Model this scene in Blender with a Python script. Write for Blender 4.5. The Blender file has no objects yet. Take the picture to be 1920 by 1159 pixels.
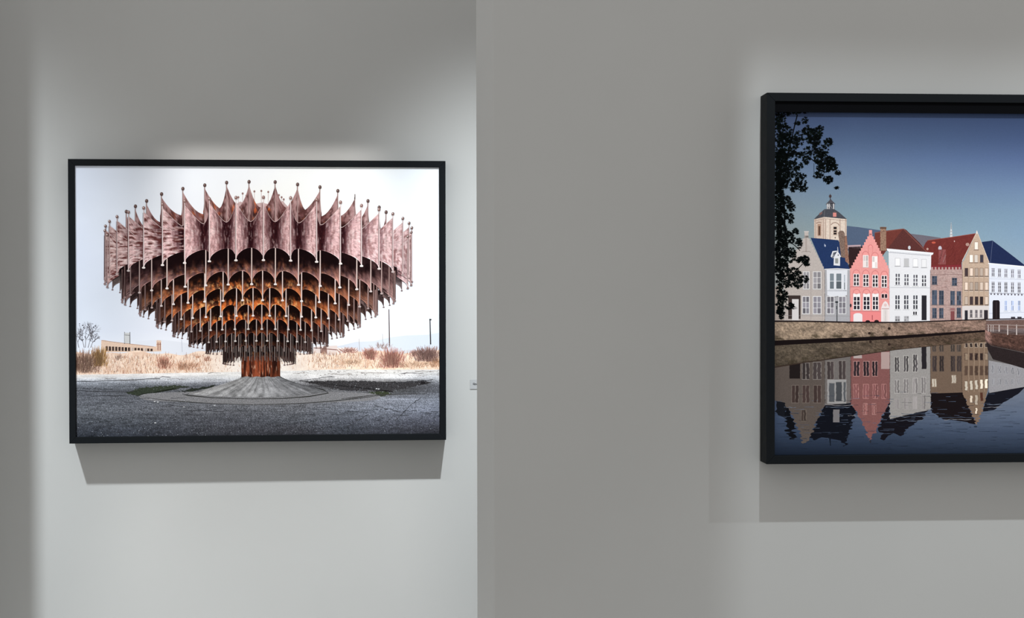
import bpy, bmesh, math, random
import numpy as np
from mathutils import Matrix, Vector

random.seed(7)
rng = np.random.default_rng(7)
scene = bpy.context.scene
COL = scene.collection

# ------------------------------------------------------------------ camera
FPX, CXP, CYP = 2667.0, 960.0, 579.5          # focal length and centre, in pixels of a 1920 x 1159 frame
PITCH, ROLL, EYE = 0.01048, -0.00203, 1.55
cp, sp, cr, sr = math.cos(PITCH), math.sin(PITCH), math.cos(ROLL), math.sin(ROLL)
FWD = Vector((0, cp, -sp))
UP0 = Vector((0, sp, cp))
RT0 = Vector((1, 0, 0))
RT = RT0 * cr + UP0 * sr
UP = UP0 * cr - RT0 * sr
cam_data = bpy.data.cameras.new('camera')
cam_data.sensor_width = 36.0
cam_data.lens = 36.0 * FPX / 1920.0
cam_data.clip_start = 0.05
cam = bpy.data.objects.new('camera', cam_data)
m = Matrix.Identity(4)
for i in range(3):
    m[i][0] = RT[i]; m[i][1] = UP[i]; m[i][2] = -FWD[i]
m[0][3], m[1][3], m[2][3] = 0, 0, EYE
cam.matrix_world = m
COL.objects.link(cam)
scene.camera = cam

# ------------------------------------------------------------------ world and exposure
world = bpy.data.worlds.new('gallery_ambient')
scene.world = world
world.use_nodes = True
bg = world.node_tree.nodes['Background']
bg.inputs[0].default_value = (1.0, 0.985, 0.955, 1)
bg.inputs[1].default_value = 0.745
scene.view_settings.view_transform = 'Standard'
scene.view_settings.look = 'None'
scene.view_settings.exposure = 0.0
scene.view_settings.gamma = 1.0
scene.view_settings.use_curve_mapping = False

# ------------------------------------------------------------------ measured layout (wall frames: s along wall, d off the wall, z up)
A_L, D_L = 0.07947, 4.11469          # far wall: angle, distance
A_R, D_R = 0.05904, 3.06             # near partition
FR_W, FR_H, FR_D, RAIL = 1.04915, 0.79257, 0.0578, 0.018
S_L, Z_L, ROT_L = -1.24236, EYE - 0.41429, -0.00013
S_R, Z_R, ROT_R = 0.54064, EYE - 0.3652, -0.00143

def wall_pt(which, s, d, z):
    a, D = (A_L, D_L) if which == 'L' else (A_R, D_R)
    return Vector((s * math.cos(a) + d * math.sin(a), D + s * math.sin(a) - d * math.cos(a), z))

# ------------------------------------------------------------------ gallery spotlights (on a ceiling track out of view)
def spot(name, which, sdz, aim, power, half_deg, blend, radius, color):
    ld = bpy.data.lights.new(name, 'SPOT')
    ld.energy = power
    ld.spot_size = math.radians(half_deg * 2)
    ld.spot_blend = blend
    ld.shadow_soft_size = radius
    ld.color = color
    o = bpy.data.objects.new(name, ld)
    p = wall_pt(which, *sdz); q = wall_pt(which, *aim)
    o.location = p
    o.rotation_euler = (q - p).to_track_quat('-Z', 'Y').to_euler()
    COL.objects.link(o)
    return o

COOL = (0.90, 0.97, 1.0)
WARM = (1.0, 0.97, 0.93)
def shutter_beam(o, top, left, right, bottom=None):
    """framing shutters of a profile spotlight: a straight upper edge and soft sides, in the lamp's own directions"""
    ld = o.data; ld.use_nodes = True
    nt = ld.node_tree
    em = nt.nodes['Emission']
    tc = nt.nodes.new('ShaderNodeTexCoord'); sx = nt.nodes.new('ShaderNodeSeparateXYZ')
    nt.links.new(tc.outputs['Normal'], sx.inputs[0])
    def math_node(op, a, b_=None):
        n = nt.nodes.new('ShaderNodeMath'); n.operation = op
        for k, v in enumerate((a, b_)):
            if v is None: continue
            if isinstance(v, (int, float)): n.inputs[k].default_value = v
            else: nt.links.new(v, n.inputs[k])
        return n.outputs[0]
    az = math_node('ABSOLUTE', sx.outputs[2])
    u = math_node('DIVIDE', sx.outputs[0], az); v = math_node('DIVIDE', sx.outputs[1], az)
    def ramp(x, a, c):
        n = nt.nodes.new('ShaderNodeMapRange'); n.interpolation_type = 'SMOOTHSTEP'
        n.inputs[1].default_value = a; n.inputs[2].default_value = c; n.inputs[3].default_value = 1.0; n.inputs[4].default_value = 0.0
        nt.links.new(x, n.inputs[0]); return n.outputs[0]
    side = math_node('MULTIPLY', ramp(u, *right), ramp(math_node('MULTIPLY', u, -1.0), *left))
    if bottom:   # the lower shutter keeps light off what stands behind the lamp
        side = math_node('MULTIPLY', side, math_node('SUBTRACT', 1.0, ramp(v, *bottom)))
    nt.links.new(math_node('MULTIPLY', ramp(v, *top), side), em.inputs['Strength'])

a_spot = spot('track_spot', 'L', (-1.85, 1.09, 3.30), (-1.85, 0.85, 0.0), 570, 52, 1.0, 0.040, COOL)
shutter_beam(a_spot, (0.22, 1.30), (0.5, 0.8), (0.18, 0.76))
b_spot = spot('track_spot', 'L', (0.02, 0.895, 2.84), (0.02, 0.77, 0.0), 325, 60, 1.0, 0.012, COOL)
shutter_beam(b_spot, (0.20, 1.95), (0.0, 0.72), (0.5, 0.9), (0.0, 0.2))
c_spot = spot('track_spot', 'L', (-0.68, 1.09, 3.30), (-0.68, 0.0, 1.10), 120, 24, 0.3, 0.010, WARM)
shutter_beam(c_spot, (0.218, 0.240), (0.12, 0.225), (0.12, 0.225))
r_spot = spot('track_spot', 'R', (0.57, 0.98, 3.30), (0.57, 0.0, 1.35), 108, 32, 0.6, 0.012, COOL)
shutter_beam(r_spot, (0.13, 0.235), (0.012, 0.062), (0.40, 0.62))
spot('track_spot', 'R', (2.32, 0.98, 3.30), (1.35, 0.0, 1.10), 115, 22, 0.9, 0.012, COOL)

# ------------------------------------------------------------------ helpers
def lin(c):
    c = np.asarray(c, dtype=np.float64) / 255.0
    return np.where(c <= 0.04045, c / 12.92, ((c + 0.055) / 1.055) ** 2.4)

def sstep(a, b, x):
    t = np.clip((np.asarray(x, float) - a) / (b - a), 0, 1)
    return t * t * (3 - 2 * t)

_tab = rng.random((256, 256))
def vnoise(x, y, seed=0):
    x = np.asarray(x, float) + seed * 17.13; y = np.asarray(y, float) + seed * 5.71
    xi = np.floor(x).astype(int); yi = np.floor(y).astype(int)
    fx = x - xi; fy = y - yi
    fx = fx * fx * (3 - 2 * fx); fy = fy * fy * (3 - 2 * fy)
    g = lambda i, j: _tab[(xi + i) & 255, (yi + j) & 255]
    return (g(0, 0) * (1 - fx) + g(1, 0) * fx) * (1 - fy) + (g(0, 1) * (1 - fx) + g(1, 1) * fx) * fy

def fbm(x, y, seed=0):
    return (vnoise(x, y, seed) * .55 + vnoise(x * 2.1, y * 2.1, seed + 3) * .3 + vnoise(x * 4.3, y * 4.3, seed + 7) * .15)

def mix(a, b, t):
    a = np.asarray(a, float); b = np.asarray(b, float)
    t = np.asarray(t, float)
    if t.ndim: t = t[..., None]
    return a * (1 - t) + b * t

def mesh_obj(name, verts, faces, mat, parent=None, smooth=False):
    me = bpy.data.meshes.new(name)
    me.from_pydata([tuple(v) for v in verts], [], faces)
    me.update()
    if mat: me.materials.append(mat)
    o = bpy.data.objects.new(name, me)
    COL.objects.link(o)
    if parent: o.parent = parent
    return o

def box_obj(name, lo, hi, mat, parent=None):
    x0, y0, z0 = lo; x1, y1, z1 = hi
    v = [(x0, y0, z0), (x1, y0, z0), (x1, y1, z0), (x0, y1, z0), (x0, y0, z1), (x1, y0, z1), (x1, y1, z1), (x0, y1, z1)]
    f = [(0, 3, 2, 1), (4, 5, 6, 7), (0, 1, 5, 4), (1, 2, 6, 5), (2, 3, 7, 6), (3, 0, 4, 7)]
    return mesh_obj(name, v, f, mat, parent)

def bevel(o, w, seg=2):
    b = o.modifiers.new('bevel', 'BEVEL'); b.width = w; b.segments = seg; b.limit_method = 'ANGLE'

# ------------------------------------------------------------------ materials
def base_mat(name):
    mt = bpy.data.materials.new(name); mt.use_nodes = True
    nt = mt.node_tree
    return mt, nt, nt.nodes['Principled BSDF']

def wall_material(name, rgb):
    mt, nt, b = base_mat(name)
    tc = nt.nodes.new('ShaderNodeTexCoord')
    n1 = nt.nodes.new('ShaderNodeTexNoise'); n1.inputs['Scale'].default_value = 260; n1.inputs['Detail'].default_value = 4
    n2 = nt.nodes.new('ShaderNodeTexNoise'); n2.inputs['Scale'].default_value = 3.0; n2.inputs['Detail'].default_value = 3
    nt.links.new(tc.outputs['Object'], n1.inputs['Vector']); nt.links.new(tc.outputs['Object'], n2.inputs['Vector'])
    ramp = nt.nodes.new('ShaderNodeMapRange')
    ramp.inputs[1].default_value = 0.3; ramp.inputs[2].default_value = 0.7
    ramp.inputs[3].default_value = 0.985; ramp.inputs[4].default_value = 1.015
    nt.links.new(n2.outputs['Fac'], ramp.inputs[0])
    mul = nt.nodes.new('ShaderNodeVectorMath'); mul.operation = 'SCALE'
    mul.inputs[0].default_value = rgb
    nt.links.new(ramp.outputs[0], mul.inputs['Scale'])
    nt.links.new(mul.outputs[0], b.inputs['Base Color'])
    bump = nt.nodes.new('ShaderNodeBump'); bump.inputs['Strength'].default_value = 0.06; bump.inputs['Distance'].default_value = 0.001
    nt.links.new(n1.outputs['Fac'], bump.inputs['Height']); nt.links.new(bump.outputs[0], b.inputs['Normal'])
    b.inputs['Roughness'].default_value = 0.85
    b.inputs['Specular IOR Level'].default_value = 0.15
    return mt

M_WALL = wall_material('grey_wall_paint', (0.445, 0.445, 0.44))
M_FLOOR = wall_material('floor_screed', (0.42, 0.415, 0.40))

def frame_material():
    mt, nt, b = base_mat('black_lacquered_wood')
    tc = nt.nodes.new('ShaderNodeTexCoord')
    n1 = nt.nodes.new('ShaderNodeTexNoise'); n1.inputs['Scale'].default_value = 60; n1.inputs['Detail'].default_value = 4
    nt.links.new(tc.outputs['Object'], n1.inputs['Vector'])
    mr = nt.nodes.new('ShaderNodeMapRange'); mr.inputs[3].default_value = 0.52; mr.inputs[4].default_value = 0.66
    nt.links.new(n1.outputs['Fac'], mr.inputs[0]); nt.links.new(mr.outputs[0], b.inputs['Roughness'])
    b.inputs['Base Color'].default_value = (0.0065, 0.0078, 0.0095, 1)
    b.inputs['Specular IOR Level'].default_value = 0.06
    return mt
M_FRAME = frame_material()

def plain(name, rgb, rough=0.7, spec=0.3):
    mt, nt, b = base_mat(name)
    n1 = nt.nodes.new('ShaderNodeTexNoise'); n1.inputs['Scale'].default_value = 90
    mr = nt.nodes.new('ShaderNodeMapRange'); mr.inputs[3].default_value = rough - .05; mr.inputs[4].default_value = rough + .05
    nt.links.new(n1.outputs['Fac'], mr.inputs[0]); nt.links.new(mr.outputs[0], b.inputs['Roughness'])
    b.inputs['Base Color'].default_value = (*rgb, 1)
    b.inputs['Specular IOR Level'].default_value = spec
    return mt
M_BACK = plain('black_backing_board', (0.003, 0.0032, 0.004), 0.8, 0.02)
M_CARD = plain('pale_card', (0.375, 0.38, 0.39), 0.8, 0.1)
M_INK = plain('black_ink', (0.02, 0.02, 0.022), 0.7, 0.1)

def print_material(name, gain):
    mt, nt, b = base_mat(name)
    at = nt.nodes.new('ShaderNodeAttribute'); at.attribute_name = 'ink'
    ag = nt.nodes.new('ShaderNodeAttribute'); ag.attribute_name = 'grain'
    tc = nt.nodes.new('ShaderNodeTexCoord')
    n1 = nt.nodes.new('ShaderNodeTexNoise'); n1.inputs['Scale'].default_value = 420; n1.inputs['Detail'].default_value = 3
    nt.links.new(tc.outputs['Object'], n1.inputs['Vector'])
    mr = nt.nodes.new('ShaderNodeMapRange'); mr.inputs[1].default_value = 0.3; mr.inputs[2].default_value = 0.7
    mr.inputs[3].default_value = -1; mr.inputs[4].default_value = 1; mr.clamp = False
    nt.links.new(n1.outputs['Fac'], mr.inputs[0])
    mu = nt.nodes.new('ShaderNodeMath'); mu.operation = 'MULTIPLY'
    nt.links.new(mr.outputs[0], mu.inputs[0]); nt.links.new(ag.outputs['Fac'], mu.inputs[1])
    ad = nt.nodes.new('ShaderNodeMath'); ad.operation = 'ADD'; ad.inputs[1].default_value = 1.0
    nt.links.new(mu.outputs[0], ad.inputs[0])
    mx = nt.nodes.new('ShaderNodeMath'); mx.operation = 'MAXIMUM'; mx.inputs[1].default_value = 0.05
    nt.links.new(ad.outputs[0], mx.inputs[0])
    m2 = nt.nodes.new('ShaderNodeMath'); m2.operation = 'MULTIPLY'; m2.inputs[1].default_value = gain
    nt.links.new(mx.outputs[0], m2.inputs[0])
    sc = nt.nodes.new('ShaderNodeVectorMath'); sc.operation = 'SCALE'
    nt.links.new(at.outputs['Color'], sc.inputs[0]); nt.links.new(m2.outputs[0], sc.inputs['Scale'])
    nt.links.new(sc.outputs[0], b.inputs['Base Color'])
    b.inputs['Roughness'].default_value = 0.6
    b.inputs['Specular IOR Level'].default_value = 0.015
    return mt
M_PRINT_L = print_material('photographic_print_fountain', 0.90)
M_PRINT_R = print_material('photographic_print_canal', 1.08)

# ------------------------------------------------------------------ setting: walls and floor
def wall_slab(name, which, s0, s1, d0, d1, z0, z1, mat):
    v = [wall_pt(which, s, d, z) for z in (z0, z1) for (s, d) in ((s0, d0), (s1, d0), (s1, d1), (s0, d1))]
    f = [(3, 2, 1, 0), (4, 5, 6, 7), (0, 1, 5, 4), (1, 2, 6, 5), (2, 3, 7, 6), (3, 0, 4, 7)]
    o = mesh_obj(name, v, f, mat); o['kind'] = 'structure'
    return o

WALL_TOP = 2.72
w1 = wall_slab('wall_back', 'L', -3.6, 3.2, 0.0, -0.15, 0.0, WALL_TOP, M_WALL)
w1['label'] = 'grey gallery wall behind the rusty fountain picture'
# the partition is a thin stud wall whose free end is cut at a slant
_e = -0.0400; _tb = 0.122
_fl = wall_pt('R', _e, 0.0, 0); _yb = _fl.y + _tb
_bl = Vector((-0.02490 * _yb, _yb, 0)); _fr = wall_pt('R', 6.2, 0.0, 0); _br = wall_pt('R', 6.2, -_tb, 0)
_v = [Vector((p.x, p.y, z)) for z in (0.0, WALL_TOP) for p in (_fl, _fr, _br, _bl)]
w2 = mesh_obj('wall_right', _v, [(3, 2, 1, 0), (4, 5, 6, 7), (0, 1, 5, 4), (1, 2, 6, 5), (2, 3, 7, 6), (3, 0, 4, 7)], M_WALL)
w2['kind'] = 'structure'
w2['label'] = 'nearer grey partition wall carrying the canal houses picture'
bevel(w2, 0.0015)
w3 = wall_slab('wall_left', 'L', -1.78, -1.539, 0.42, 0.002, 0.0, WALL_TOP, M_WALL)
w3['label'] = 'grey wall return standing out beside the fountain picture'
fl = box_obj('floor', (-5, -3, -0.05), (7, 6, 0.0), M_FLOOR)
fl['kind'] = 'structure'; fl['label'] = 'grey screed gallery floor'

# ------------------------------------------------------------------ framed pictures
def framed(name, which, s, z, rot, recess, label):
    a = A_L if which == 'L' else A_R
    root = bpy.data.objects.new(name, None)
    root.empty_display_size = 0.1
    c = wall_pt(which, s + FR_W / 2, 0.0008, z + FR_H / 2)
    mat = Matrix.Translation(c) @ Matrix.Rotation(a, 4, 'Z') @ Matrix.Rotation(-rot, 4, 'Y') @ Matrix.Translation((0, 0, -FR_H / 2))
    root.matrix_world = mat
    COL.objects.link(root)
    root['label'] = label; root['category'] = 'picture'; root['group'] = 'framed photographs on the gallery walls'
    W, H, R, D = FR_W / 2, FR_H, RAIL, FR_D
    oc = [(-W, 0), (W, 0), (W, H), (-W, H)]
    ic = [(-W + R, R), (W - R, R), (W - R, H - R), (-W + R, H - R)]
    for k in range(4):
        j = (k + 1) % 4
        q = [oc[k], oc[j], ic[j], ic[k]]
        v = [(x, -D, y) for x, y in q] + [(x, 0, y) for x, y in q]
        f = [(0, 1, 2, 3), (7, 6, 5, 4), (0, 4, 5, 1), (1, 5, 6, 2), (2, 6, 7, 3), (3, 7, 4, 0)]
        o = mesh_obj('frame_rail', v, f, M_FRAME, root); bevel(o, 0.0007, 2)
    box_obj('backing_board', (-W + R + .0003, -(D - recess - 0.0045), R + .0003), (W - R - .0003, -0.001, H - R - .0003), M_BACK, root)
    return root, mat, -(D - recess)

class Canvas:
    """Collects flat printed shapes; points are read off the photograph in its pixels and laid on the print sheet."""
    EPS = 1.0e-5
    def __init__(self, mat, ylocal):
        self.inv = mat.inverted(); self.y = ylocal
        self.P = []; self.L = []; self.C = []; self.G = []; self.F = []; self.n = 0; self.layer = 0
    def up(self, k=1):
        self.layer += k
    def add(self, pts, col, faces=None, grain=0.0):
        pts = np.asarray(pts, float).reshape(-1, 2); k = len(pts)
        col = np.asarray(col, float)
        if col.ndim == 1: col = np.tile(col, (k, 1))
        self.P.append(pts); self.C.append(lin(np.clip(col, 0, 255))); self.L.append(np.full(k, self.layer)); self.G.append(np.broadcast_to(np.asarray(grain, float), (k,)))
        if faces is None: faces = [tuple(range(k))]
        n = self.n
        self.F.extend([tuple(i + n for i in f) for f in faces])
        self.n += k
    poly = add
    def rect(self, x0, y0, x1, y1, col, grain=0.0):
        self.add([(x0, y0), (x1, y0), (x1, y1), (x0, y1)], col, None, grain)
    def stroke(self, p, q, w0, w1, col, grain=0.0):
        p = np.array(p, float); q = np.array(q, float); d = q - p; l = math.hypot(*d) or 1
        n = np.array((-d[1], d[0])) / l / 2
        self.add([p + n * w0, q + n * w1, q - n * w1, p - n * w0], col, None, grain)
    def line(self, pts, w, col, grain=0.0):
        pts = np.array(pts, float)
        t = np.gradient(pts, axis=0); n = np.stack([-t[:, 1], t[:, 0]], 1); n /= np.linalg.norm(n, axis=1)[:, None] + 1e-9
        w = np.broadcast_to(np.asarray(w, float), (len(pts),))[:, None] / 2
        k = len(pts)
        self.add(np.vstack([pts + n * w, pts - n * w]), col, [(i, i + 1, k + i + 1, k + i) for i in range(k - 1)], grain)
    def ell(self, x, y, rx, ry, col, n=10, grain=0.0):
        a = np.arange(n) * 2 * math.pi / n
        self.add(np.stack([x + rx * np.cos(a), y + ry * np.sin(a)], 1), col, None, grain)
    def grid(self, X, Y, C, grain=0.0):
        r, c = X.shape
        idx = np.arange(r * c).reshape(r, c)
        f = np.stack([idx[:-1, :-1], idx[:-1, 1:], idx[1:, 1:], idx[1:, :-1]], -1).reshape(-1, 4)
        g = np.broadcast_to(np.asarray(grain, float), X.shape).reshape(-1)
        self.add(np.stack([X, Y], -1).reshape(-1, 2), np.asarray(C, float).reshape(-1, 3), [tuple(q) for q in f.tolist()], g)
    def field(self, x0, x1, y0, y1, nx, ny, fn, grain=0.0):
        X, Y = np.meshgrid(np.linspace(x0, x1, nx), np.linspace(y0, y1, ny))
        g = grain(X, Y) if callable(grain) else grain
        self.grid(X, Y, fn(X, Y), g)
    def build(self, name, parent, mat):
        P = np.vstack(self.P); L = np.concatenate(self.L); C = np.vstack(self.C); G = np.concatenate(self.G)
        Ri = np.array(self.inv.to_3x3()); o = np.array(self.inv @ Vector((0, 0, EYE)))
        d = (np.outer((P[:, 0] - CXP) / FPX, np.array(RT)) - np.outer((P[:, 1] - CYP) / FPX, np.array(UP)) + np.array(FWD)) @ Ri.T
        t = (self.y - o[1]) / d[:, 1]
        x = o[0] + d[:, 0] * t; z = o[2] + d[:, 2] * t
        W = FR_W / 2 - RAIL - .0004
        x = np.clip(x, -W, W); z = np.clip(z, RAIL + .0004, FR_H - RAIL - .0004)
        V = np.stack([x, self.y - L * self.EPS, z], 1)
        me = bpy.data.meshes.new(name)
        me.from_pydata(V.tolist(), [], self.F)
        ca = me.attributes.new('ink', 'FLOAT_COLOR', 'POINT')
        ca.data.foreach_set('color', np.hstack([C, np.ones((len(C), 1))]).astype(np.float32).ravel())
        ga = me.attributes.new('grain', 'FLOAT', 'POINT')
        ga.data.foreach_set('value', G.astype(np.float32))
        me.materials.append(mat)
        ob = bpy.data.objects.new(name, me); COL.objects.link(ob); ob.parent = parent
        return ob

def bilerp(xs, ys, table):
    """colour table [len(ys)][len(xs)] -> smooth field"""
    T = np.array(table, float); xs = np.array(xs, float); ys = np.array(ys, float)
    def fn(X, Y):
        i = np.clip(np.searchsorted(xs, X) - 1, 0, len(xs) - 2); j = np.clip(np.searchsorted(ys, Y) - 1, 0, len(ys) - 2)
        fx = np.clip((X - xs[i]) / (xs[i + 1] - xs[i]), 0, 1)[..., None]; fy = np.clip((Y - ys[j]) / (ys[j + 1] - ys[j]), 0, 1)[..., None]
        return (T[j, i] * (1 - fx) + T[j, i + 1] * fx) * (1 - fy) + (T[j + 1, i] * (1 - fx) + T[j + 1, i + 1] * fx) * fy
    return fn

# ================================================================== picture 1: rusty tiered fountain
root_L, mat_L, y_L = framed('framed_photograph', 'L', S_L, Z_L, ROT_L, 0.0052,
                            'black framed photograph of a rusty tiered metal fountain on the far wall')
cv = Canvas(mat_L, y_L)

# sky
sky = bilerp([120, 300, 490, 660, 850], [300, 400, 480, 560, 620, 665],
             [[(222, 229, 246), (238, 243, 253), (246, 250, 255), (250, 252, 255), (240, 246, 255)],
              [(222, 228, 244), (240, 244, 253), (251, 252, 255), (253, 254, 255), (242, 247, 255)],
              [(214, 220, 237), (236, 240, 250), (250, 251, 254), (250, 251, 255), (238, 243, 253)],
              [(212, 218, 232), (228, 232, 243), (242, 244, 250), (242, 245, 252), (230, 236, 248)],
              [(216, 222, 236), (228, 231, 243), (240, 242, 249), (240, 243, 250), (230, 236, 247)],
              [(228, 232, 243), (238, 240, 248), (244, 245, 250), (240, 243, 250), (232, 237, 247)]])
def sky_fn(X, Y):
    n = fbm(X / 120, Y / 60, 2) - .5
    return np.clip(sky(X, Y) + n[..., None] * 9, 0, 255)
cv.field(130, 835, 305, 720, 90, 60, sky_fn)
cv.up()
# far hills
cv.poly([(585, 664), (600, 655), (640, 648), (668, 641), (700, 640), (730, 633), (762, 629), (800, 628), (835, 624), (835, 668), (585, 668)], (217, 223, 235))
cv.poly([(240, 668), (255, 640), (300, 637), (335, 641), (380, 648), (420, 658), (420, 668)], (226, 229, 239))
cv.up()
# bare tree at the left
def twig(x, y, ang, l, w, depth, col):
    x2, y2 = x + math.sin(ang) * l, y - math.cos(ang) * l
    cv.stroke((x, y), (x2, y2), w, w * .7, col)
    if depth > 0:
        for _ in range(3 if depth > 1 else 2):
            twig(x2, y2, ang + random.uniform(-.55, .55), l * random.uniform(.6, .9), w * .7, depth - 1, col)
for x0, an, l in ((158, -.25, 13), (160, .05, 14), (165, .28, 12), (148, -.2, 10), (170, .35, 10)):
    twig(x0, 652, an, l, 1.2, 4, (104, 98, 104))
for _ in range(70):
    x = random.uniform(148, 182); y = random.uniform(606, 640)
    cv.ell(x, y, random.uniform(.5, 1.5), random.uniform(.5, 1.4), (84, 82, 92), 5)
cv.up()
# long ruin with open bays
cv.poly([(190, 638), (196, 638), (210, 641), (240, 644), (286.5, 649.5), (293, 650), (293.5, 638), (302, 638.5), (302.5, 659), (189, 661)], (226, 196, 176), None, .15)
cv.up()
cv.poly([(233, 643.5), (233.5, 624), (244, 624), (244, 644.5)], (206, 206, 207))
for x in (233.5, 243.6):
    cv.stroke((x, 645), (x, 622.5), 1.5, 1.1, (110, 108, 112))
cv.stroke((233, 628), (244, 629), 1, 1, (120, 116, 118))
for i in range(15):
    x = 198 + i * 6.0; yt = 649.3 + (x - 198) * .055; yb = 658 + (x - 198) * .010
    c = (206, 190, 182) if i in (8, 12) else ((38, 32, 32) if i == 6 else (66, 52, 48))
    cv.rect(x, yt, x + 4.3, yb, c); cv.stroke((x + 3.6, yt), (x + 3.6, yb), .9, .9, (170, 140, 124))
cv.line([(190, 638.4), (240, 644.6), (288, 650.2)], .9, (176, 140, 122))
for x in (295.5, 299.5): cv.rect(x, 642, x + 1.6, 657, (150, 104, 92))
cv.rect(293.5, 645, 302, 646.2, (170, 120, 105))
# sheds at the right
cv.poly([(586, 656), (592, 650), (632, 648), (634, 657), (634, 672), (586, 672)], (232, 216, 212))
cv.up()
cv.poly([(588, 651.5), (634, 655.5), (634, 657.3), (588, 653)], (150, 112, 104))
cv.poly([(602, 655), (612, 647), (614, 668), (601, 668)], (150, 116, 108), None, .3)
cv.poly([(631, 655), (633, 652), (669, 653), (670, 667), (631, 668)], (247, 241, 236))
# poles and mast
for x, y0, y1, w, c in ((729.8, 580, 650, 2.3, (96, 78, 78)), (806.8, 598, 646, 2.4, (52, 46, 48)), (673.7, 635, 657, .9, (165, 150, 150)),
                        (717.6, 626, 650, .9, (170, 158, 158)), (341.2, 637, 660, 1.6, (200, 203, 216)), (601, 645, 672, 1.2, (120, 96, 92))):
    cv.stroke((x - .6, y0), (x + .6, y1), w * .75, w, c)
cv.stroke((805, 599.5), (809, 599.5), 2.5, 2.5, (52, 46, 48))
cv.up()
# dry grass bank
def grass_fn(X, Y):
    c = mix((240, 210, 190), (248, 218, 194), sstep(141, 800, X))
    white = np.exp(-((X - 490) / 95.0) ** 2)
    c = mix(c, (248, 243, 240), white * .95)
    n = fbm(X / 14, Y / 6, 5) - .5
    c = c + n[..., None] * np.array([42, 52, 54]) * (1 - white * .8)[..., None]
    return np.clip(c, 0, 255)
X, T = np.meshgrid(np.linspace(130, 835, 240), np.linspace(0, 1, 26))
top = 662 + 3 * np.sin(X / 23) + 2 * np.sin(X / 9 + 1) + np.where(X > 620, -1, 0)
Yg = top + (712 - top) * T
cv.grid(X, Yg, grass_fn(X, Yg), .12)
cv.up()
pal = [(232, 196, 172), (214, 172, 146), (246, 226, 208), (190, 140, 116), (222, 182, 150), (250, 236, 222), (176, 126, 108)]
for _ in range(4200):
    x = random.uniform(134, 832)
    if abs(x - 490) < 95 and random.random() < .85: continue
    lo, hi = (666, 703) if x < 480 else (663, 692)
    y = random.uniform(lo, hi); h = random.uniform(3, 8)
    cv.stroke((x, y), (x + random.uniform(-2, 2.4), y - h), .9, .3, random.choice(pal))
cv.up()
def bush(cx, cy, rx, ry, cols, n, w=.7):
    for _ in range(int(n * 1.5)):
        px = np.clip(random.gauss(0, .42), -1, 1)
        x0 = cx + px * rx; y0 = cy + ry * random.uniform(.1, .95)
        lim = cy - ry * math.sqrt(max(0, 1 - px * px)) * random.uniform(.75, 1.08)
        y1 = max(lim, y0 - ry * random.uniform(.25, .8)); x1 = x0 + (px * .25 + random.uniform(-.16, .16)) * rx
        c = mix(random.choice(cols), (226, 196, 176), random.uniform(0, .45))
        cv.stroke((x0, y0), (x1, y1), w * 1.2, w * .5, c)
for args in ((158, 672, 26, 30, [(170, 132, 112), (142, 104, 92), (196, 160, 138), (120, 84, 78)], 420),
             (186, 664, 14, 26, [(196, 150, 88), (168, 120, 72), (210, 170, 112), (140, 96, 70)], 260),
             (222, 668, 9, 9, [(176, 140, 126), (200, 168, 150)], 50),
             (307, 676, 16, 18, [(206, 140, 118), (182, 116, 100), (226, 178, 152)], 150),
             (350, 682, 26, 14, [(222, 166, 134), (200, 140, 112), (238, 196, 168)], 160),
             (388, 670, 7, 8, [(196, 140, 116), (170, 116, 100)], 34),
             (371, 668, 5, 4, [(200, 140, 110)], 20),
             (655, 655, 18, 8, [(200, 148, 140), (180, 120, 112)], 110),
             (694, 660, 14, 16, [(206, 140, 126), (176, 104, 96), (226, 172, 150)], 240),
             (735, 666, 20, 26, [(186, 110, 104), (160, 84, 82), (214, 152, 134), (228, 176, 150)], 420),
             (716, 646, 18, 10, [(176, 160, 162)], 50),
             (802, 660, 22, 20, [(146, 108, 104), (120, 82, 80), (176, 138, 128)], 380),
             (776, 660, 10, 10, [(196, 150, 140), (170, 120, 112)], 80),
             (660, 676, 30, 10, [(240, 206, 176), (226, 180, 150)], 120),
             (780, 680, 40, 10, [(240, 206, 176), (226, 176, 146)], 160),
             (815, 676, 14, 14, [(230, 178, 140), (206, 146, 112)], 90)):
    bush(*args)
cv.up()
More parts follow.
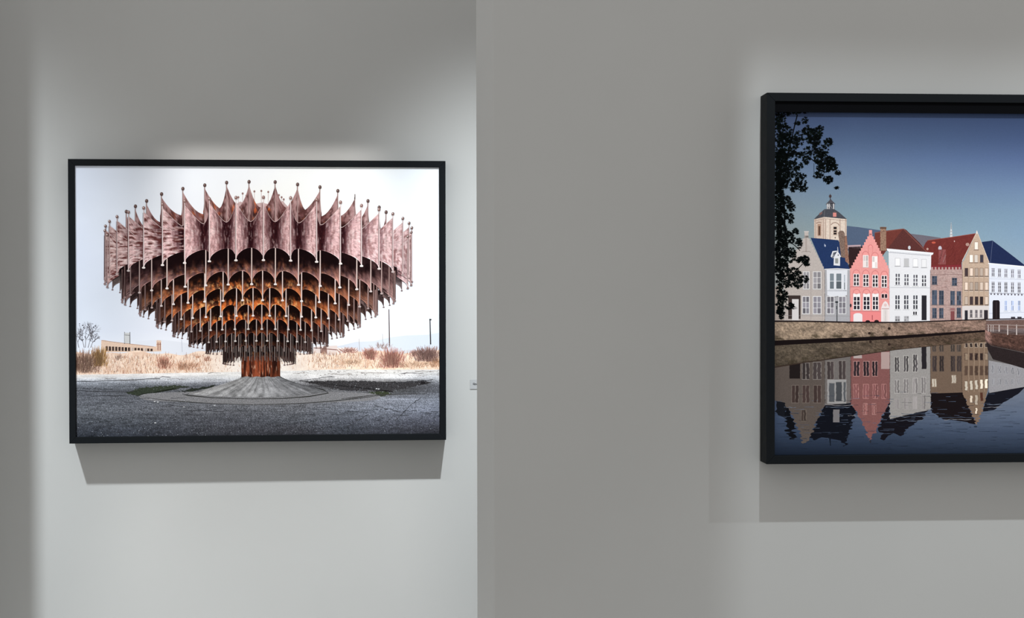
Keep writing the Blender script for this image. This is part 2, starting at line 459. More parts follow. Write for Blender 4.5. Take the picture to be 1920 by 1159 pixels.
# kerb and plaza
def plaza_fn(X, Y):
    base = bilerp([120, 260, 400, 560, 640, 740, 840], [690, 703, 709, 716, 724, 734, 748, 768, 790, 806, 826],
        [[(236, 228, 224), (236, 228, 224), (242, 236, 232), (244, 240, 238), (228, 222, 218), (226, 218, 212), (224, 216, 212)],
         [(228, 222, 220), (226, 222, 222), (232, 230, 230), (236, 234, 234), (222, 219, 218), (222, 218, 216), (214, 212, 214)],
         [(214, 214, 220), (206, 208, 214), (214, 215, 220), (226, 224, 226), (226, 223, 224), (222, 220, 222), (196, 197, 204)],
         [(166, 170, 180), (150, 153, 162), (168, 170, 178), (150, 150, 154), (120, 118, 120), (104, 102, 104), (150, 152, 160)],
         [(124, 127, 136), (100, 103, 110), (96, 98, 106), (86, 86, 90), (78, 76, 78), (70, 68, 70), (96, 97, 104)],
         [(96, 98, 106), (84, 86, 92), (98, 99, 104), (112, 112, 116), (104, 104, 108), (78, 78, 80), (88, 89, 96)],
         [(100, 102, 110), (96, 98, 105), (110, 111, 117), (120, 120, 124), (122, 123, 130), (134, 137, 148), (128, 132, 144)],
         [(104, 107, 114), (96, 98, 105), (96, 97, 103), (100, 101, 107), (106, 109, 118), (120, 124, 136), (118, 122, 136)],
         [(78, 81, 88), (74, 77, 84), (78, 79, 86), (82, 84, 91), (80, 83, 92), (84, 86, 96), (78, 79, 90)],
         [(62, 65, 73), (62, 65, 73), (66, 67, 73), (66, 66, 72), (66, 69, 77), (62, 63, 71), (52, 52, 58)],
         [(44, 48, 56), (46, 49, 57), (52, 53, 59), (52, 52, 57), (52, 54, 61), (46, 47, 54), (40, 40, 45)]])(X, Y)
    depth = sstep(705, 815, Y)
    st = 30 - 20 * depth; sv = 3.0 + 3 * depth
    n = fbm(X / st, Y / sv, 11) - .5
    n2 = vnoise(X / 1.5, Y / 1.3, 21) - .5
    amp = np.where(Y < 712, .18, .34)
    f = 1 + n * amp * 1.5 + n2 * (.22 + .34 * depth) * np.where(Y < 709, .4, 1)
    return np.clip(base * f[..., None], 0, 255)
def shift_rows(X, Y): return Y + np.interp(X, [130, 300, 460, 600, 835], [3, 0, -4, -1, 0]) * np.clip((716 - Y) / 20, 0, 1)
X, Y0 = np.meshgrid(np.linspace(130, 835, 470), np.linspace(697, 830, 96))
Yp = Y0 + np.interp(X, [130, 300, 460, 560, 620, 835], [6, 3, 0, -2, -4, -4]) * np.clip((716 - Y0) / 19, 0, 1)
cv.grid(X, Yp, plaza_fn(X, Y0), np.where(Y0 < 708, .12, np.where(Y0 < 716, .35, .62)))
cv.up()
# moss, cracks and kerb marks
def blot(pts, col, grain=.5):
    out = []
    for k in range(len(pts)):
        a, b_ = np.array(pts[k], float), np.array(pts[(k + 1) % len(pts)], float)
        n = max(2, int(np.linalg.norm(b_ - a) / 2.5))
        for q in range(n): out.append(tuple(a + (b_ - a) * q / n + rng.normal(0, 1, 2) * (1.6, .9)))
    cv.poly(out, col, None, grain)
blot([(236, 737), (262, 728), (300, 724), (345, 723), (356, 726), (318, 731), (284, 737), (258, 743)], (54, 60, 50))
blot([(330, 737), (352, 730), (386, 725), (400, 722), (398, 727), (362, 734), (345, 742)], (44, 48, 42))
blot([(560, 714), (640, 714), (760, 716), (800, 714), (806, 718), (770, 726), (728, 735), (700, 733), (640, 732), (610, 726)], (58, 56, 58), .9)
blot([(690, 736), (722, 733), (736, 738), (716, 744), (700, 742)], (56, 62, 46))
cv.up()
# apron ring and mound
th = np.linspace(0, 2 * math.pi, 60)
ap_o = [(487 + 226 * math.cos(t), 744 + (14.5 if math.sin(t) > 0 else 13) * math.sin(t) + 1.2 * math.sin(5 * t)) for t in th[:-1]]
cv.poly(ap_o, (126, 125, 128), None, .40)
cv.up()
cv.line([(262, 743.5), (300, 749.5), (340, 753), (400, 757), (480, 759), (560, 757), (620, 752.5), (676, 746.5), (716, 741)], [.5, 1, 1.6, 1.2, 1, 1.4, 1.6, 1.6, .6], (54, 54, 54))
cv.line([(640, 748), (668, 745), (700, 741), (740, 739.5), (800, 738)], [1, 1.8, 1.2, 1.4, .8], (60, 58, 58))
for a, b in (((170, 744), (260, 741)), ((141, 733), (250, 734)), ((560, 713.5), (628, 706)), ((735, 719), (812, 712)), ((141, 716), (300, 711)), ((300, 768), (420, 772)),
             ((700, 760), (760, 775)), ((740, 790), (770, 760)), ((770, 760), (790, 745)), ((650, 800), (690, 778)), ((720, 800), (740, 775)), ((300, 760), (360, 764))):
    k = 9
    xs = np.linspace(a[0], b[0], k); ys = np.linspace(a[1], b[1], k) + rng.normal(0, .8, k)
    cv.line(np.stack([xs, ys], 1), rng.uniform(.5, 1.5, k), (58, 58, 62))
cv.rect(789, 716, 797, 720.5, (34, 32, 34)); cv.rect(783, 713.5, 787, 716, (60, 58, 58))
for x, y, l in ((205, 709, 28), (305, 707, 30), (402, 699.5, 24), (640, 702, 40), (700, 699, 46), (770, 700, 40), (800, 696, 44), (560, 700, 22), (240, 712, 34), (330, 711, 34)):
    k = 7
    cv.line(np.stack([np.linspace(x - l / 2, x + l / 2, k), y + rng.normal(0, .7, k)], 1), rng.uniform(.4, 1.5, k), random.choice([(130, 124, 124), (150, 140, 136), (108, 104, 108)]), .3)
for _ in range(180):
    x = random.uniform(560, 828); y = random.uniform(694, 706)
    cv.stroke((x, y), (x + random.uniform(-5, 5), y + random.uniform(-1.5, 1.5)), .7, .5, random.choice([(120, 110, 108), (160, 148, 144), (92, 84, 84), (250, 248, 246)]))
for _ in range(1500):
    x = random.uniform(141, 824); y = 714 + 105 * random.random()
    if 350 < x < 615 and y < 746: continue
    r = random.uniform(.3, .62)
    cv.ell(x, y, r * 1.3, r, random.choice([(186, 190, 200), (150, 153, 162), (132, 135, 144), (40, 41, 46), (34, 35, 40)]), 4)
for _ in range(60):
    x = random.uniform(141, 824); y = 722 + 92 * random.random()
    k = 5
    cv.line(np.stack([np.linspace(x, x + random.uniform(8, 34), k), y + rng.normal(0, .8, k)], 1), rng.uniform(.3, 1.3, k), (56, 57, 62))
for x, y in ((290, 753), (296, 754), (345, 763), (291, 793), (402, 760), (706, 729), (710, 729.5)):
    cv.ell(x, y, 1.9, .9, (205, 205, 208), 7)
cv.up()
# cone-shaped mound
T, S = np.meshgrid(np.linspace(0, 1, 80), np.linspace(0, 1, 24))
xt = 454 + T * 71; yt = 705 + 0 * T
xb = 353 + T * (616 - 353); yb = 738 + 8.5 * np.sin(np.pi * T) ** .8 - 3.5 * T
e = S ** .85
Xm = xt + (xb - xt) * (S ** 1.12); Ym = yt + (yb - yt) * e
n = fbm(Xm / 6, Ym / 3, 31) - .5; streak = vnoise(T * 60, S * 2.0, 35) - .5
Cm = mix((152, 151, 152), (128, 128, 132), T) * (1 + .50 * n + .50 * streak)[..., None]
Cm *= (1 - .16 * sstep(.8, 1, T))[..., None]
cv.grid(Xm, Ym, Cm, .26)
cv.up()
cv.line([(346, 740), (352, 741.5), (400, 746), (470, 748), (530, 747.5), (580, 743.5), (616, 737), (606, 731), (590, 726.5)], [1.2, 2, 1.4, 1.0, 1.4, 1.8, 1.6, 2.2, .8], (46, 46, 44))
cv.up()

# ---- the fountain itself: eight rings of hanging curved plates
FX = 484.5
DPHI = math.radians(7.95)
class Ring:
    def __init__(self, ext, ys, yf, h, top_s, top_f, x0, conc, cols):
        self.k = .25 * ext / 288; self.R = ext * math.sqrt(1 - self.k ** 2)
        self.ys, self.yf, self.h, self.ts, self.tf, self.conc, self.cols = ys, yf, h, top_s, top_f, conc, cols
        self.phi0 = math.asin((x0 - FX) * (1 - self.k) / self.R)
    def x(self, phi, f=1.0):
        return FX + self.R * f * np.sin(phi) / (1 - self.k * f * np.cos(phi))
    def g(self, phi):
        return (1 / (1 - self.k * np.cos(phi)) - 1) / (1 / (1 - self.k) - 1)
    def tip(self, phi): return self.ys + (self.yf - self.ys) * self.g(phi)
    def top(self, phi): return self.ts + (self.tf - self.ts) * self.g(phi)
#            ext  ys   yf   h  tops topf  x0   conc  (lit front, lit side-left, lit side-right, dark)
RINGS = [Ring(288, 540, 487, 23, 452, 377, 494.0, .085, ((228, 198, 199), (194, 168, 164), (232, 206, 206), (50, 24, 29))),
         Ring(256, 570, 532, 25, 514, 456, 516.5, .085, ((206, 164, 160), (128, 104, 102), (182, 150, 146), (26, 14, 16))),
         Ring(223, 592, 562, 23, 538, 500, 492.5, .085, ((218, 152, 122), (116, 88, 78), (150, 116, 106), (26, 14, 13))),
         Ring(191, 613, 591, 21, 569, 533, 505.8, .085, ((216, 138, 100), (98, 68, 58), (126, 92, 80), (25, 13, 12))),
         Ring(160, 630, 616, 18, 590, 564, 491.0, .085, ((190, 108, 76), (78, 54, 48), (104, 74, 66), (24, 13, 12))),
         Ring(130, 648, 638, 15, 610, 592, 501.0, .085, ((116, 66, 50), (66, 46, 42), (92, 66, 60), (22, 12, 12))),
         Ring(98, 662, 659, 12, 626, 614, 491.0, .085, ((74, 46, 40), (58, 40, 38), (84, 60, 56), (20, 12, 12))),
         Ring(66, 681, 676, 9, 636, 632, 497.0, .085, ((62, 42, 40), (58, 44, 42), (78, 58, 54), (20, 12, 13)))]

def plate(rg, ti, phi_a, back=False):
    nc, nr = (37, 84) if ti == 0 else (23, 28)
    t = np.linspace(0, 1, nc); s = np.abs(2 * t - 1)
    phi = phi_a + t * DPHI
    f = 1 - rg.conc * (1 - s ** 2)
    xx = rg.x(phi, f)
    hh = rg.h * (.8 + .2 * max(0, math.cos(phi_a)))
    arch = np.sqrt(np.clip(1 - s ** 2.1, 0, 1))
    yb = rg.tip(phi) - hh * arch
    yt = rg.top(phi)
    if ti == 0: yt = yt + (24 + 14 * max(0, math.cos(phi_a))) * (1 - s ** 1.7)
    V, _ = np.meshgrid(np.linspace(0, 1, nr), t, indexing='ij')
    Xp = np.broadcast_to(xx, V.shape); Yp = yt + (yb - yt) * V
    Sg = np.broadcast_to(s, V.shape); Tg = np.broadcast_to(t, V.shape)
    ph = phi_a + DPHI / 2
    side = sstep(.45, 1.15, abs(ph))
    lf, ll, lr, dk = [np.array(c, float) for c in rg.cols]
    lit = mix(lf, ll if ph < 0 else lr, float(side))
    seed = ti * 5 + 2
    vert = fbm(Xp / 2.2, Yp / 26, seed) - .5
    patch = fbm(Xp / 7, Yp / 9, seed + 40) - .5
    fleck = vnoise(Xp / 1.3, Yp / 1.5, seed + 60) - .5
    if back:
        c = mix(np.array((40, 26, 28.)), lit * .62, sstep(.5, 1.1, V + patch * .5))
        return Xp, Yp, np.clip(c, 0, 255)
    if ti == 0:
        fr = 1 - float(side)
        shade = (1 - Sg ** .95) * (1.05 * fr + .42 * float(side))
        shade = shade + (.30 if ph > 0 else .22) * (Tg if ph < 0 else 1 - Tg) * float(side)
        shade = np.clip(shade * 1.2 + vert * (.55 + .05 * fr) + patch * (.34 - .16 * fr) - .26 * V * fr + .08 * fr + fr * .55 * ((Tg - .5) if ph < -.02 else (.5 - Tg)) * min(1, abs(ph) * 4), 0, 1)
        c = mix(lit, dk, shade)
        left = ph < -.45
        scr = vnoise(Xp / 9, Yp / 2.3, 90) * .72 + vnoise(Xp / 4, Yp / 5, 92) * .28 if left else fbm(Xp / 1.4, Yp / 9, 91)
        c = mix(c, (96, 56, 54), sstep(.50, .64, scr) * (.85 if left else .30 + .2 * float(side)))
        c = mix(c, (244, 230, 228), sstep(.56, .72, (vnoise(Xp / 8, Yp / 2.0, 97) if left else fbm(Xp / 2.2, Yp / 14.0, 97))) * (.5 if left else .42))
        c = c * (1 + .22 * fleck)[..., None]
    else:
        tipy = rg.tip(phi)[None, :]
        rim = sstep(-1.75 * rg.h, -.25 * rg.h, Yp - tipy + (patch * .9 + vert * .5) * rg.h)
        lean = Tg if ph < 0 else 1 - Tg
        rim = rim * (1 - .55 * lean * sstep(.05, .5, abs(ph)))
        rim = np.maximum(rim, float(side) * (.16 + .22 * V + .8 * patch + .8 * vert) * (1 - .6 * lean))
        c = mix(dk, lit * .95, np.clip(rim, 0, 1))
        hot = np.exp(-((ph - (-.15)) / .75) ** 2) * (1.0 if ti in (3, 4) else (.8 if ti == 2 else .25))
        hot_m = sstep(.48, .64, fbm(Xp / 5, Yp / 8, seed + 80)) * sstep(.42, .9, V + patch * .3) * hot
        c = mix(c, (236, 142, 84), np.clip(hot_m, 0, 1) * .85)
        hl = sstep(.58, .74, fbm(Xp / 3, Yp / 7, seed + 110)) * sstep(.5, .9, V) * hot
        c = mix(c, (252, 212, 160), np.clip(hl, 0, 1) * .8)
        c = c * (1 + .34 * fleck)[..., None]
    lum = np.clip(c, 0, 255) / 255
    lum = lum ** (1.16 if ti == 0 else 1.12)
    gray = lum.mean(-1, keepdims=True)
    c = (gray + (lum - gray) * 1.18) * 255
    return Xp, Yp, np.clip(c, 0, 255)

def panel_order(rg, lim):
    out = []
    for i in range(-30, 30):
        a = rg.phi0 + i * DPHI
        if abs(a + DPHI / 2) < lim: out.append(a)
    return sorted(out, key=lambda a: -abs(a + DPHI / 2))

# far halves seen from below at both ends
for ti in range(7, -1, -1):
    rg = RINGS[ti]
    for i in range(-30, 30):
        a = rg.phi0 + i * DPHI; mid = a + DPHI / 2
        if 1.45 < abs(mid) < 2.3:
            Xp, Yp, Cp = plate(rg, ti, a, True)
            Yp = np.maximum(Yp, rg.ys - 26 - (20 if ti == 0 else 0))
            cv.grid(Xp, Yp, Cp)
    cv.up()
    for i in range(-30, 30):
        a = rg.phi0 + i * DPHI
        if 1.4 < abs(a) < 2.35:
            x, y = float(rg.x(a)), float(rg.tip(a))
            cv.stroke((x, y - 20), (x, y), 1.1, 1.1, (112, 90, 88))
            cv.ell(x, y + .8, 2.2, 1.3, (120, 98, 96), 7)
    cv.up()

# trunk
X, Y = np.meshgrid(np.linspace(452.5, 525.5, 74), np.linspace(640, 706.5, 34))
st = fbm(X / 2.6, Y / 30, 51); st2 = fbm(X / 1.7, Y / 12, 53)
Ct = mix((52, 26, 20), (150, 76, 50), sstep(.35, .65, st))
Ct = mix(Ct, (222, 176, 150), sstep(.62, .76, st2) * sstep(668, 692, Y) * .9)
Ct = mix(Ct, (26, 14, 14), (1 - sstep(650, 684, Y)) * .8)
Ct *= (1 - .45 * np.abs((X - 484) / 42) ** 3)[..., None]
cv.grid(X, Y + .8 * np.sin(X / 3.1) * (Y > 704), Ct, .18)
cv.up()

cv.ell(255, 542, 9, 9, (44, 30, 30), 12)
cv.up()
# upper crown behind the front ring
for x, y in ((447, 370), (455, 363), (462, 367), (477, 359), (490, 358), (503, 360), (523, 366), (528, 370), (532, 374)):
    cv.stroke((x, y), (x, 396), .9, 1.0, (206, 180, 180))
cv.poly([(440, 386), (450, 378), (470, 384), (490, 380), (510, 384), (530, 377), (540, 388), (540, 420), (440, 420)], (206, 178, 178), None, .2)
cv.up()
for x, y in ((447, 370), (455, 363), (462, 367), (477, 359), (490, 358), (503, 360), (523, 366), (528, 370), (532, 374)):
    cv.ell(x, y, 1.9, 2.2, (150, 118, 114), 8)
cv.up()
SP = [(237, 397, 1), (254, 387, 1), (275, 377, 1), (303, 364, 1), (343, 354, 1), (384, 347.5, 1), (425, 342.5, 2), (467, 341, 0), (516, 341.5, 0),
      (558, 346, -2), (600, 351, -1), (633.5, 358, -1), (665.5, 366, -1), (690, 377, -1), (711, 389, -1), (724, 398, -1)]
for j, (x, y, sd) in enumerate(SP):
    xl = SP[j - 1][0] if j else x - 14; xr = SP[j + 1][0] if j + 1 < len(SP) else x + 14
    wl = {1: 3, 2: 14, 0: 22, -2: 30, -1: x - xl}[sd]; wr = {1: xr - x, 2: 30, 0: 22, -2: 16, -1: 3}[sd]
    dip = 42 if abs(x - 490) < 150 else 34
    u = np.linspace(-1, 1, 27); V, U = np.meshgrid(np.linspace(0, 1, 18), u, indexing='ij')
    au = np.abs(U)
    Xs = x + np.where(U < 0, -wl, wr) * au
    yt = y + 6 + dip * (1 - (1 - au) ** 1.9)
    Ys = yt + (446 - yt) * V
    d = au
    c = mix((198, 166, 166), (112, 70, 70), d)
    c = mix(c, (46, 22, 22), sstep(.12, .5, V * .9 + (fbm(Xs / 5, Ys / 9, 61) - .5) * .6) * sstep(.10, .5, d))
    hot = np.exp(-((Xs - 460) / 120) ** 2) * sstep(.60, .74, fbm(Xs / 5, Ys / 8, 63)) * sstep(.2, .5, d)
    c = mix(c, (244, 130, 70), np.clip(hot, 0, 1))
    scr = fbm(Xs / 4, Ys / 7, 65); c = mix(c, (92, 58, 56), sstep(.50, .66, scr) * .75)
    c = mix(c, (232, 208, 206), sstep(.60, .78, fbm(Xs / 2.6, Ys / 8, 67)) * .45)
    c = 255 * (np.clip(c, 0, 255) / 255) ** 1.2
    cv.grid(Xs, Ys, c, .12)
    cv.up()
for x, y, sd in SP:
    cv.stroke((x, y + 2), (x, 440), 1.5, 1.7, (176, 148, 146)); cv.stroke((x - 1, y + 4), (x - 1.1, 440), .5, .6, (74, 48, 48))
cv.up()
for x, y, sd in SP:
    if x == 665.5: cv.stroke((x, y - 2), (x, y + 8), 1.4, 1.8, (96, 80, 78)); continue
    cv.ell(x, y, 3.1, 3.7, (92, 72, 70), 12)
cv.up()
for x, y, sd in SP:
    if x != 665.5: cv.ell(x - .8, y - 1.0, 1.3, 1.4, (150, 126, 122), 7)
cv.up()

# front rings, lowest first
for ti in range(7, -1, -1):
    rg = RINGS[ti]
    order = panel_order(rg, 1.50)
    for j, a in enumerate(order):
        Xp, Yp, Cp = plate(rg, ti, a)
        cv.grid(Xp, Yp, Cp, .16)
        # bright lower rim
        edge = np.stack([Xp[-1], Yp[-1]], 1)
        k = 1 - sstep(.5, 1.2, abs(a))
        if j % 2: cv.up()
    cv.up()
    for a in order:
        Xp, Yp, Cp = plate(rg, ti, a)
        rimc = np.clip(Cp[-1] * 1.15 + 22, 0, 255)
        pts = np.stack([Xp[-1], Yp[-1] - .35], 1)
        q = len(pts)
        cv.add(np.vstack([pts, pts + [0, 1.0]]), np.vstack([rimc, rimc]), [(i, i + 1, q + i + 1, q + i) for i in range(q - 1)])
        if ti == 0:
            pts = np.stack([Xp[0], Yp[0]], 1)
            cc = np.full((q, 3), (206., 180., 178.))
            cv.add(np.vstack([pts, pts + [0, 1.0]]), np.vstack([cc, cc]), [(i, i + 1, q + i + 1, q + i) for i in range(q - 1)])
    cv.up()
    for i in range(-30, 30):
        a = rg.phi0 + i * DPHI
        if abs(a) > 1.58: continue
        x, y = float(rg.x(a)), float(rg.tip(a)); side = float(sstep(.5, 1.25, abs(a)))
        if ti == 0:
            y0 = float(rg.top(a)) - 6
            c = mix((232, 214, 214), (160, 134, 132) if a < 0 else (196, 168, 166), side)
            cv.stroke((x, y0), (x, y), 1.5, 1.9, c); cv.stroke((x - 1.3, y0 + 8), (x - 1.4, y - 6), .7, .9, (84, 56, 56))
        else:
            up = RINGS[ti - 1]
            y0 = float(up.tip(a)) - up.h - 1 if ti > 1 else float(up.tip(a)) - up.h
            dim = (1, 1, 1, .96, .90, .76, .62, .52)[ti]
            c = mix((230, 208, 202), (104, 82, 80) if a < 0 else (140, 112, 108), side) * dim
            cv.stroke((x, y0), (x, y), 1.7, 2.1 if ti < 5 else 1.6, c)
            cv.stroke((x + 1.2, y0), (x + 1.3, y - 2), .6, .7, (54, 32, 30))
            if ti >= 6:   # loose hanging bars near the stem
                cv.stroke((x + 4, y0 + 4), (x + 4, y + 2), 1.0, 1.0, c * .8)
    cv.up()
    for i in range(-30, 30):
        a = rg.phi0 + i * DPHI
        if abs(a) > 1.58: continue
        x, y = float(rg.x(a)), float(rg.tip(a)); side = float(sstep(.5, 1.25, abs(a)))
        if ti < 6:
            r = 3.3 - ti * .2 - side * .7
            c = mix((240, 230, 228), (126, 100, 98), side * .9) * (1 if ti < 4 else .88)
            th = np.linspace(math.pi, 2 * math.pi, 9)
            pts = [(x + r * math.cos(q), y + 1.6 + r * .95 * math.sin(q)) for q in th]
            cv.poly(pts + [(x + r * .6, y + 2.6), (x - r * .6, y + 2.6)], c)
        if ti == 0:
            y0 = float(rg.top(a)) - 7
            r = 3.0 - side * .4
            cv.ell(x, y0, r, r * 1.12, mix((140, 108, 104), (104, 80, 76), side), 12)
    cv.up()
    if ti == 0:
        for i in range(-30, 30):
            a = rg.phi0 + i * DPHI
            if abs(a) > 1.58: continue
            x, y0 = float(rg.x(a)), float(rg.top(a)) - 7
            cv.ell(x - .7, y0 - .9, 1.3, 1.4, (216, 194, 190), 7)
        cv.up()
cv.build('photo_print', root_L, M_PRINT_L)['label'] = 'printed photograph of a rusty tiered fountain under a pale sky'


# ================================================================== picture 2: houses along a canal at dusk
root_R, mat_R, y_R = framed('framed_photograph', 'R', S_R, Z_R, ROT_R, 0.011,
                            'black framed photograph of canal houses and their reflection on the nearer partition')
strip_y0 = y_R - .0065
box_obj('rail_shadow_strip', (-FR_W / 2 + RAIL + .0004, strip_y0, FR_H - RAIL - .0225), (FR_W / 2 - RAIL - .0004, y_R - .0035, FR_H - RAIL - .0004), M_BACK, root_R)  # added black strip, stands in for the top rail's shadow on the print
cv = Canvas(mat_R, y_R)
XR = 2400
SKY_T = np.array([[(52, 62, 92), (56, 68, 100), (58, 72, 106), (58, 72, 106), (56, 70, 106), (54, 68, 104)],
     [(68, 80, 112), (70, 84, 118), (72, 88, 124), (70, 86, 122), (66, 82, 118), (62, 78, 114)],
     [(88, 104, 136), (88, 106, 140), (90, 110, 146), (86, 106, 144), (80, 98, 138), (74, 92, 132)],
     [(104, 122, 152), (106, 126, 158), (108, 130, 166), (104, 126, 166), (98, 118, 160), (90, 110, 150)],
     [(128, 146, 166), (130, 150, 174), (130, 154, 182), (126, 150, 184), (122, 146, 182), (112, 136, 174)],
     [(140, 156, 166), (144, 162, 174), (140, 166, 182), (136, 164, 186), (136, 162, 188), (126, 152, 182)],
     [(150, 158, 160), (152, 164, 168), (150, 172, 180), (146, 172, 186), (140, 166, 192), (134, 158, 186)],
     [(164, 166, 164), (166, 170, 170), (160, 176, 182), (156, 176, 186), (152, 172, 190), (146, 164, 186)]]) * np.array([.80, .80, .82, .85, .86, .89, .92, .95])[:, None, None]
skyR = bilerp([1440, 1500, 1600, 1750, 1920, 2400], [180, 215, 260, 300, 350, 400, 440, 500],
    SKY_T)
cv.field(1420, XR, 170, 620, 80, 60, skyR, .03)
cv.up()

MIRROR = {'on': False}
def darker(c, f): return tuple(np.clip(np.array(c, float) * f, 0, 255))

# ---- distant roofs, tower
cv.poly([(1587, 423.5), (1610, 426), (1652, 432), (1652, 470), (1587, 470)], (84, 98, 122), None, .06)
cv.poly([(1704, 438), (1730, 441), (1764, 446), (1764, 470), (1704, 470)], (110, 104, 114), None, .06)
cv.up()
cv.poly([(1589, 460), (1614, 459), (1614, 466), (1589, 466)], (186, 160, 166))
cv.poly([(1591, 463), (1620, 462), (1612, 510), (1591, 510)], (52, 36, 38), None, .1)
# tower body, two faces
cv.poly([(1526.5, 411), (1545.5, 406), (1545.5, 456), (1526.5, 456)], (206, 184, 170), None, .14)
cv.poly([(1545.5, 406), (1587.5, 411), (1587.5, 470), (1545.5, 456)], (222, 204, 190), None, .14)
cv.up()
for x in (1528.5, 1543.5, 1547.5, 1556, 1574.5, 1585.5):
    cv.stroke((x, 411), (x, 450), 1.6, 1.6, (196, 172, 158)); cv.stroke((x + 1.1, 411), (x + 1.1, 450), .5, .5, (158, 132, 122))
cv.line([(1526.5, 414.5), (1545.5, 410), (1587.5, 414)], 1.0, (170, 146, 136))
cv.rect(1532.8, 420, 1539.5, 442.5, (176, 142, 124)); cv.rect(1562, 424.5, 1570, 441.5, (200, 176, 160))
cv.line([(1558, 422), (1561, 418.5), (1566, 417.2), (1571, 419), (1573.5, 423)], 1.4, (150, 122, 110))
cv.line([(1530.5, 419), (1535, 416.5), (1540.5, 418)], 1.4, (140, 110, 98))
cv.up()
cv.rect(1534.5, 424, 1538, 441, (92, 68, 58))
for yy in (425.5, 432.0, 436.4): cv.rect(1563, yy, 1568.6, yy + 4.3 if yy < 430 else yy + 3.4, (38, 32, 34))
cv.ell(1566, 446, 1.2, 1.2, (60, 50, 48), 6)
# tower roof and lantern
cv.poly([(1525.8, 411.5), (1531, 406), (1545.8, 392.2), (1563.5, 391.6), (1573, 398), (1588, 411), (1563, 408.5), (1545, 406.8)], (74, 75, 82), None, .15)
cv.up()
cv.stroke((1546.5, 393), (1545.3, 406.5), .7, .7, (112, 110, 114))
cv.rect(1561.8, 398.5, 1568.2, 406.5, (214, 138, 130)); cv.poly([(1561, 399), (1565, 396), (1569, 399)], (96, 88, 90))
cv.poly([(1536, 400), (1541.5, 396.5), (1542, 400.5), (1537, 404)], (120, 90, 88))
cv.rect(1549.8, 381, 1565, 392, (104, 104, 112)); cv.rect(1552, 383, 1564, 391, (186, 186, 190))
cv.poly([(1548, 383.5), (1552, 379), (1557.5, 373.2), (1562, 378), (1566.5, 382.5), (1557, 384)], (80, 79, 86))
cv.up()
for x in (1551.3, 1554.6, 1563): cv.stroke((x, 382), (x, 392), 1.4, 1.4, (226, 222, 222))
cv.rect(1556, 384.5, 1561.5, 391, (76, 76, 84)); cv.stroke((1556, 385), (1561, 391), .9, .9, (214, 210, 210))
cv.stroke((1556.8, 363.5), (1556.8, 375), 1.0, 1.8, (70, 64, 68)); cv.ell(1556.7, 368, 2.7, 3.1, (84, 70, 72), 10)
# white spire
cv.stroke((1783.4, 417), (1783.4, 446), .8, 5.2, (206, 206, 210)); cv.stroke((1783.4, 418), (1783.4, 430), .7, 1.2, (110, 126, 146))
cv.stroke((1780.6, 434), (1786.2, 434), 1, 1, (176, 172, 174)); cv.stroke((1780, 440), (1786.8, 440), 1, 1, (176, 170, 170))
cv.up()

# ---- roofs
cv.poly([(1640, 436), (1652, 433.5), (1662, 432.5), (1694, 428.6), (1722, 456), (1738, 474), (1662, 470), (1640, 500)], (112, 58, 52), None, .12)
cv.up()
cv.poly([(1694, 428.6), (1699, 431), (1724, 455), (1740, 476), (1661, 470)], (92, 52, 50), None, .12)
cv.poly([(1731.5, 463), (1735, 456), (1739.5, 450.5), (1786, 444), (1829.5, 437.5), (1820, 460), (1803, 492), (1803, 506), (1744, 506)], (112, 50, 47), None, .14)
cv.poly([(1520, 446), (1546, 448), (1572, 450.5), (1584, 476), (1593.5, 506), (1546, 506)], (38, 56, 96), None, .1)
cv.poly([(1840, 454), (1861, 451), (1890, 473), (1925, 500), (1853, 496)], (34, 44, 78), None, .08)
cv.up()
cv.poly([(1744, 499), (1803, 496), (1803, 507), (1744, 507)], (128, 48, 54))
cv.stroke((1861, 451.5), (1857, 493), .8, .9, (86, 94, 122))
cv.line([(1640, 437), (1694, 429.2), (1738, 473)], .9, (146, 92, 84))
cv.line([(1739.5, 451), (1786, 444.6), (1829, 438)], 1.0, (150, 84, 76))
for i in range(26):
    x = random.uniform(1742, 1815); y = random.uniform(452, 490)
    cv.stroke((x, y), (x - 5, y + random.uniform(6, 14)), .7, .5, random.choice([(92, 38, 38), (134, 66, 60), (122, 54, 50)]))
cv.ell(1705, 464.5, 2.6, 3.8, (206, 206, 212), 9); cv.ell(1762.5, 465.5, 3.4, 4.4, (196, 190, 200), 9); cv.ell(1750.5, 455, 4, 2, (196, 92, 74), 8)
cv.ell(1814, 458.5, 3.6, 3.2, (176, 142, 132), 8); cv.ell(1739, 467, 2.2, 2.4, (186, 150, 142), 7); cv.ell(1789.5, 452.5, 1, 1.6, (206, 176, 170), 6)
cv.rect(1760, 468, 1773.5, 496, (140, 78, 78), .2); cv.stroke((1767, 469), (1760, 495), 1.2, 1.6, (170, 112, 110)); cv.stroke((1773, 478), (1768, 492), 1.5, 1.2, (196, 150, 148))
# chimneys
cv.poly([(1571.5, 436), (1575, 432.5), (1581, 433), (1584, 438), (1584.5, 484), (1577, 482)], (128, 106, 96), None, .35)
cv.poly([(1583, 443), (1587.5, 442), (1592.5, 496), (1585, 490)], (146, 108, 92), None, .35)
cv.rect(1650.5, 427, 1661.5, 470, (152, 120, 102), .4); cv.rect(1650, 425.5, 1662, 429, (120, 92, 80), .2)
cv.up()
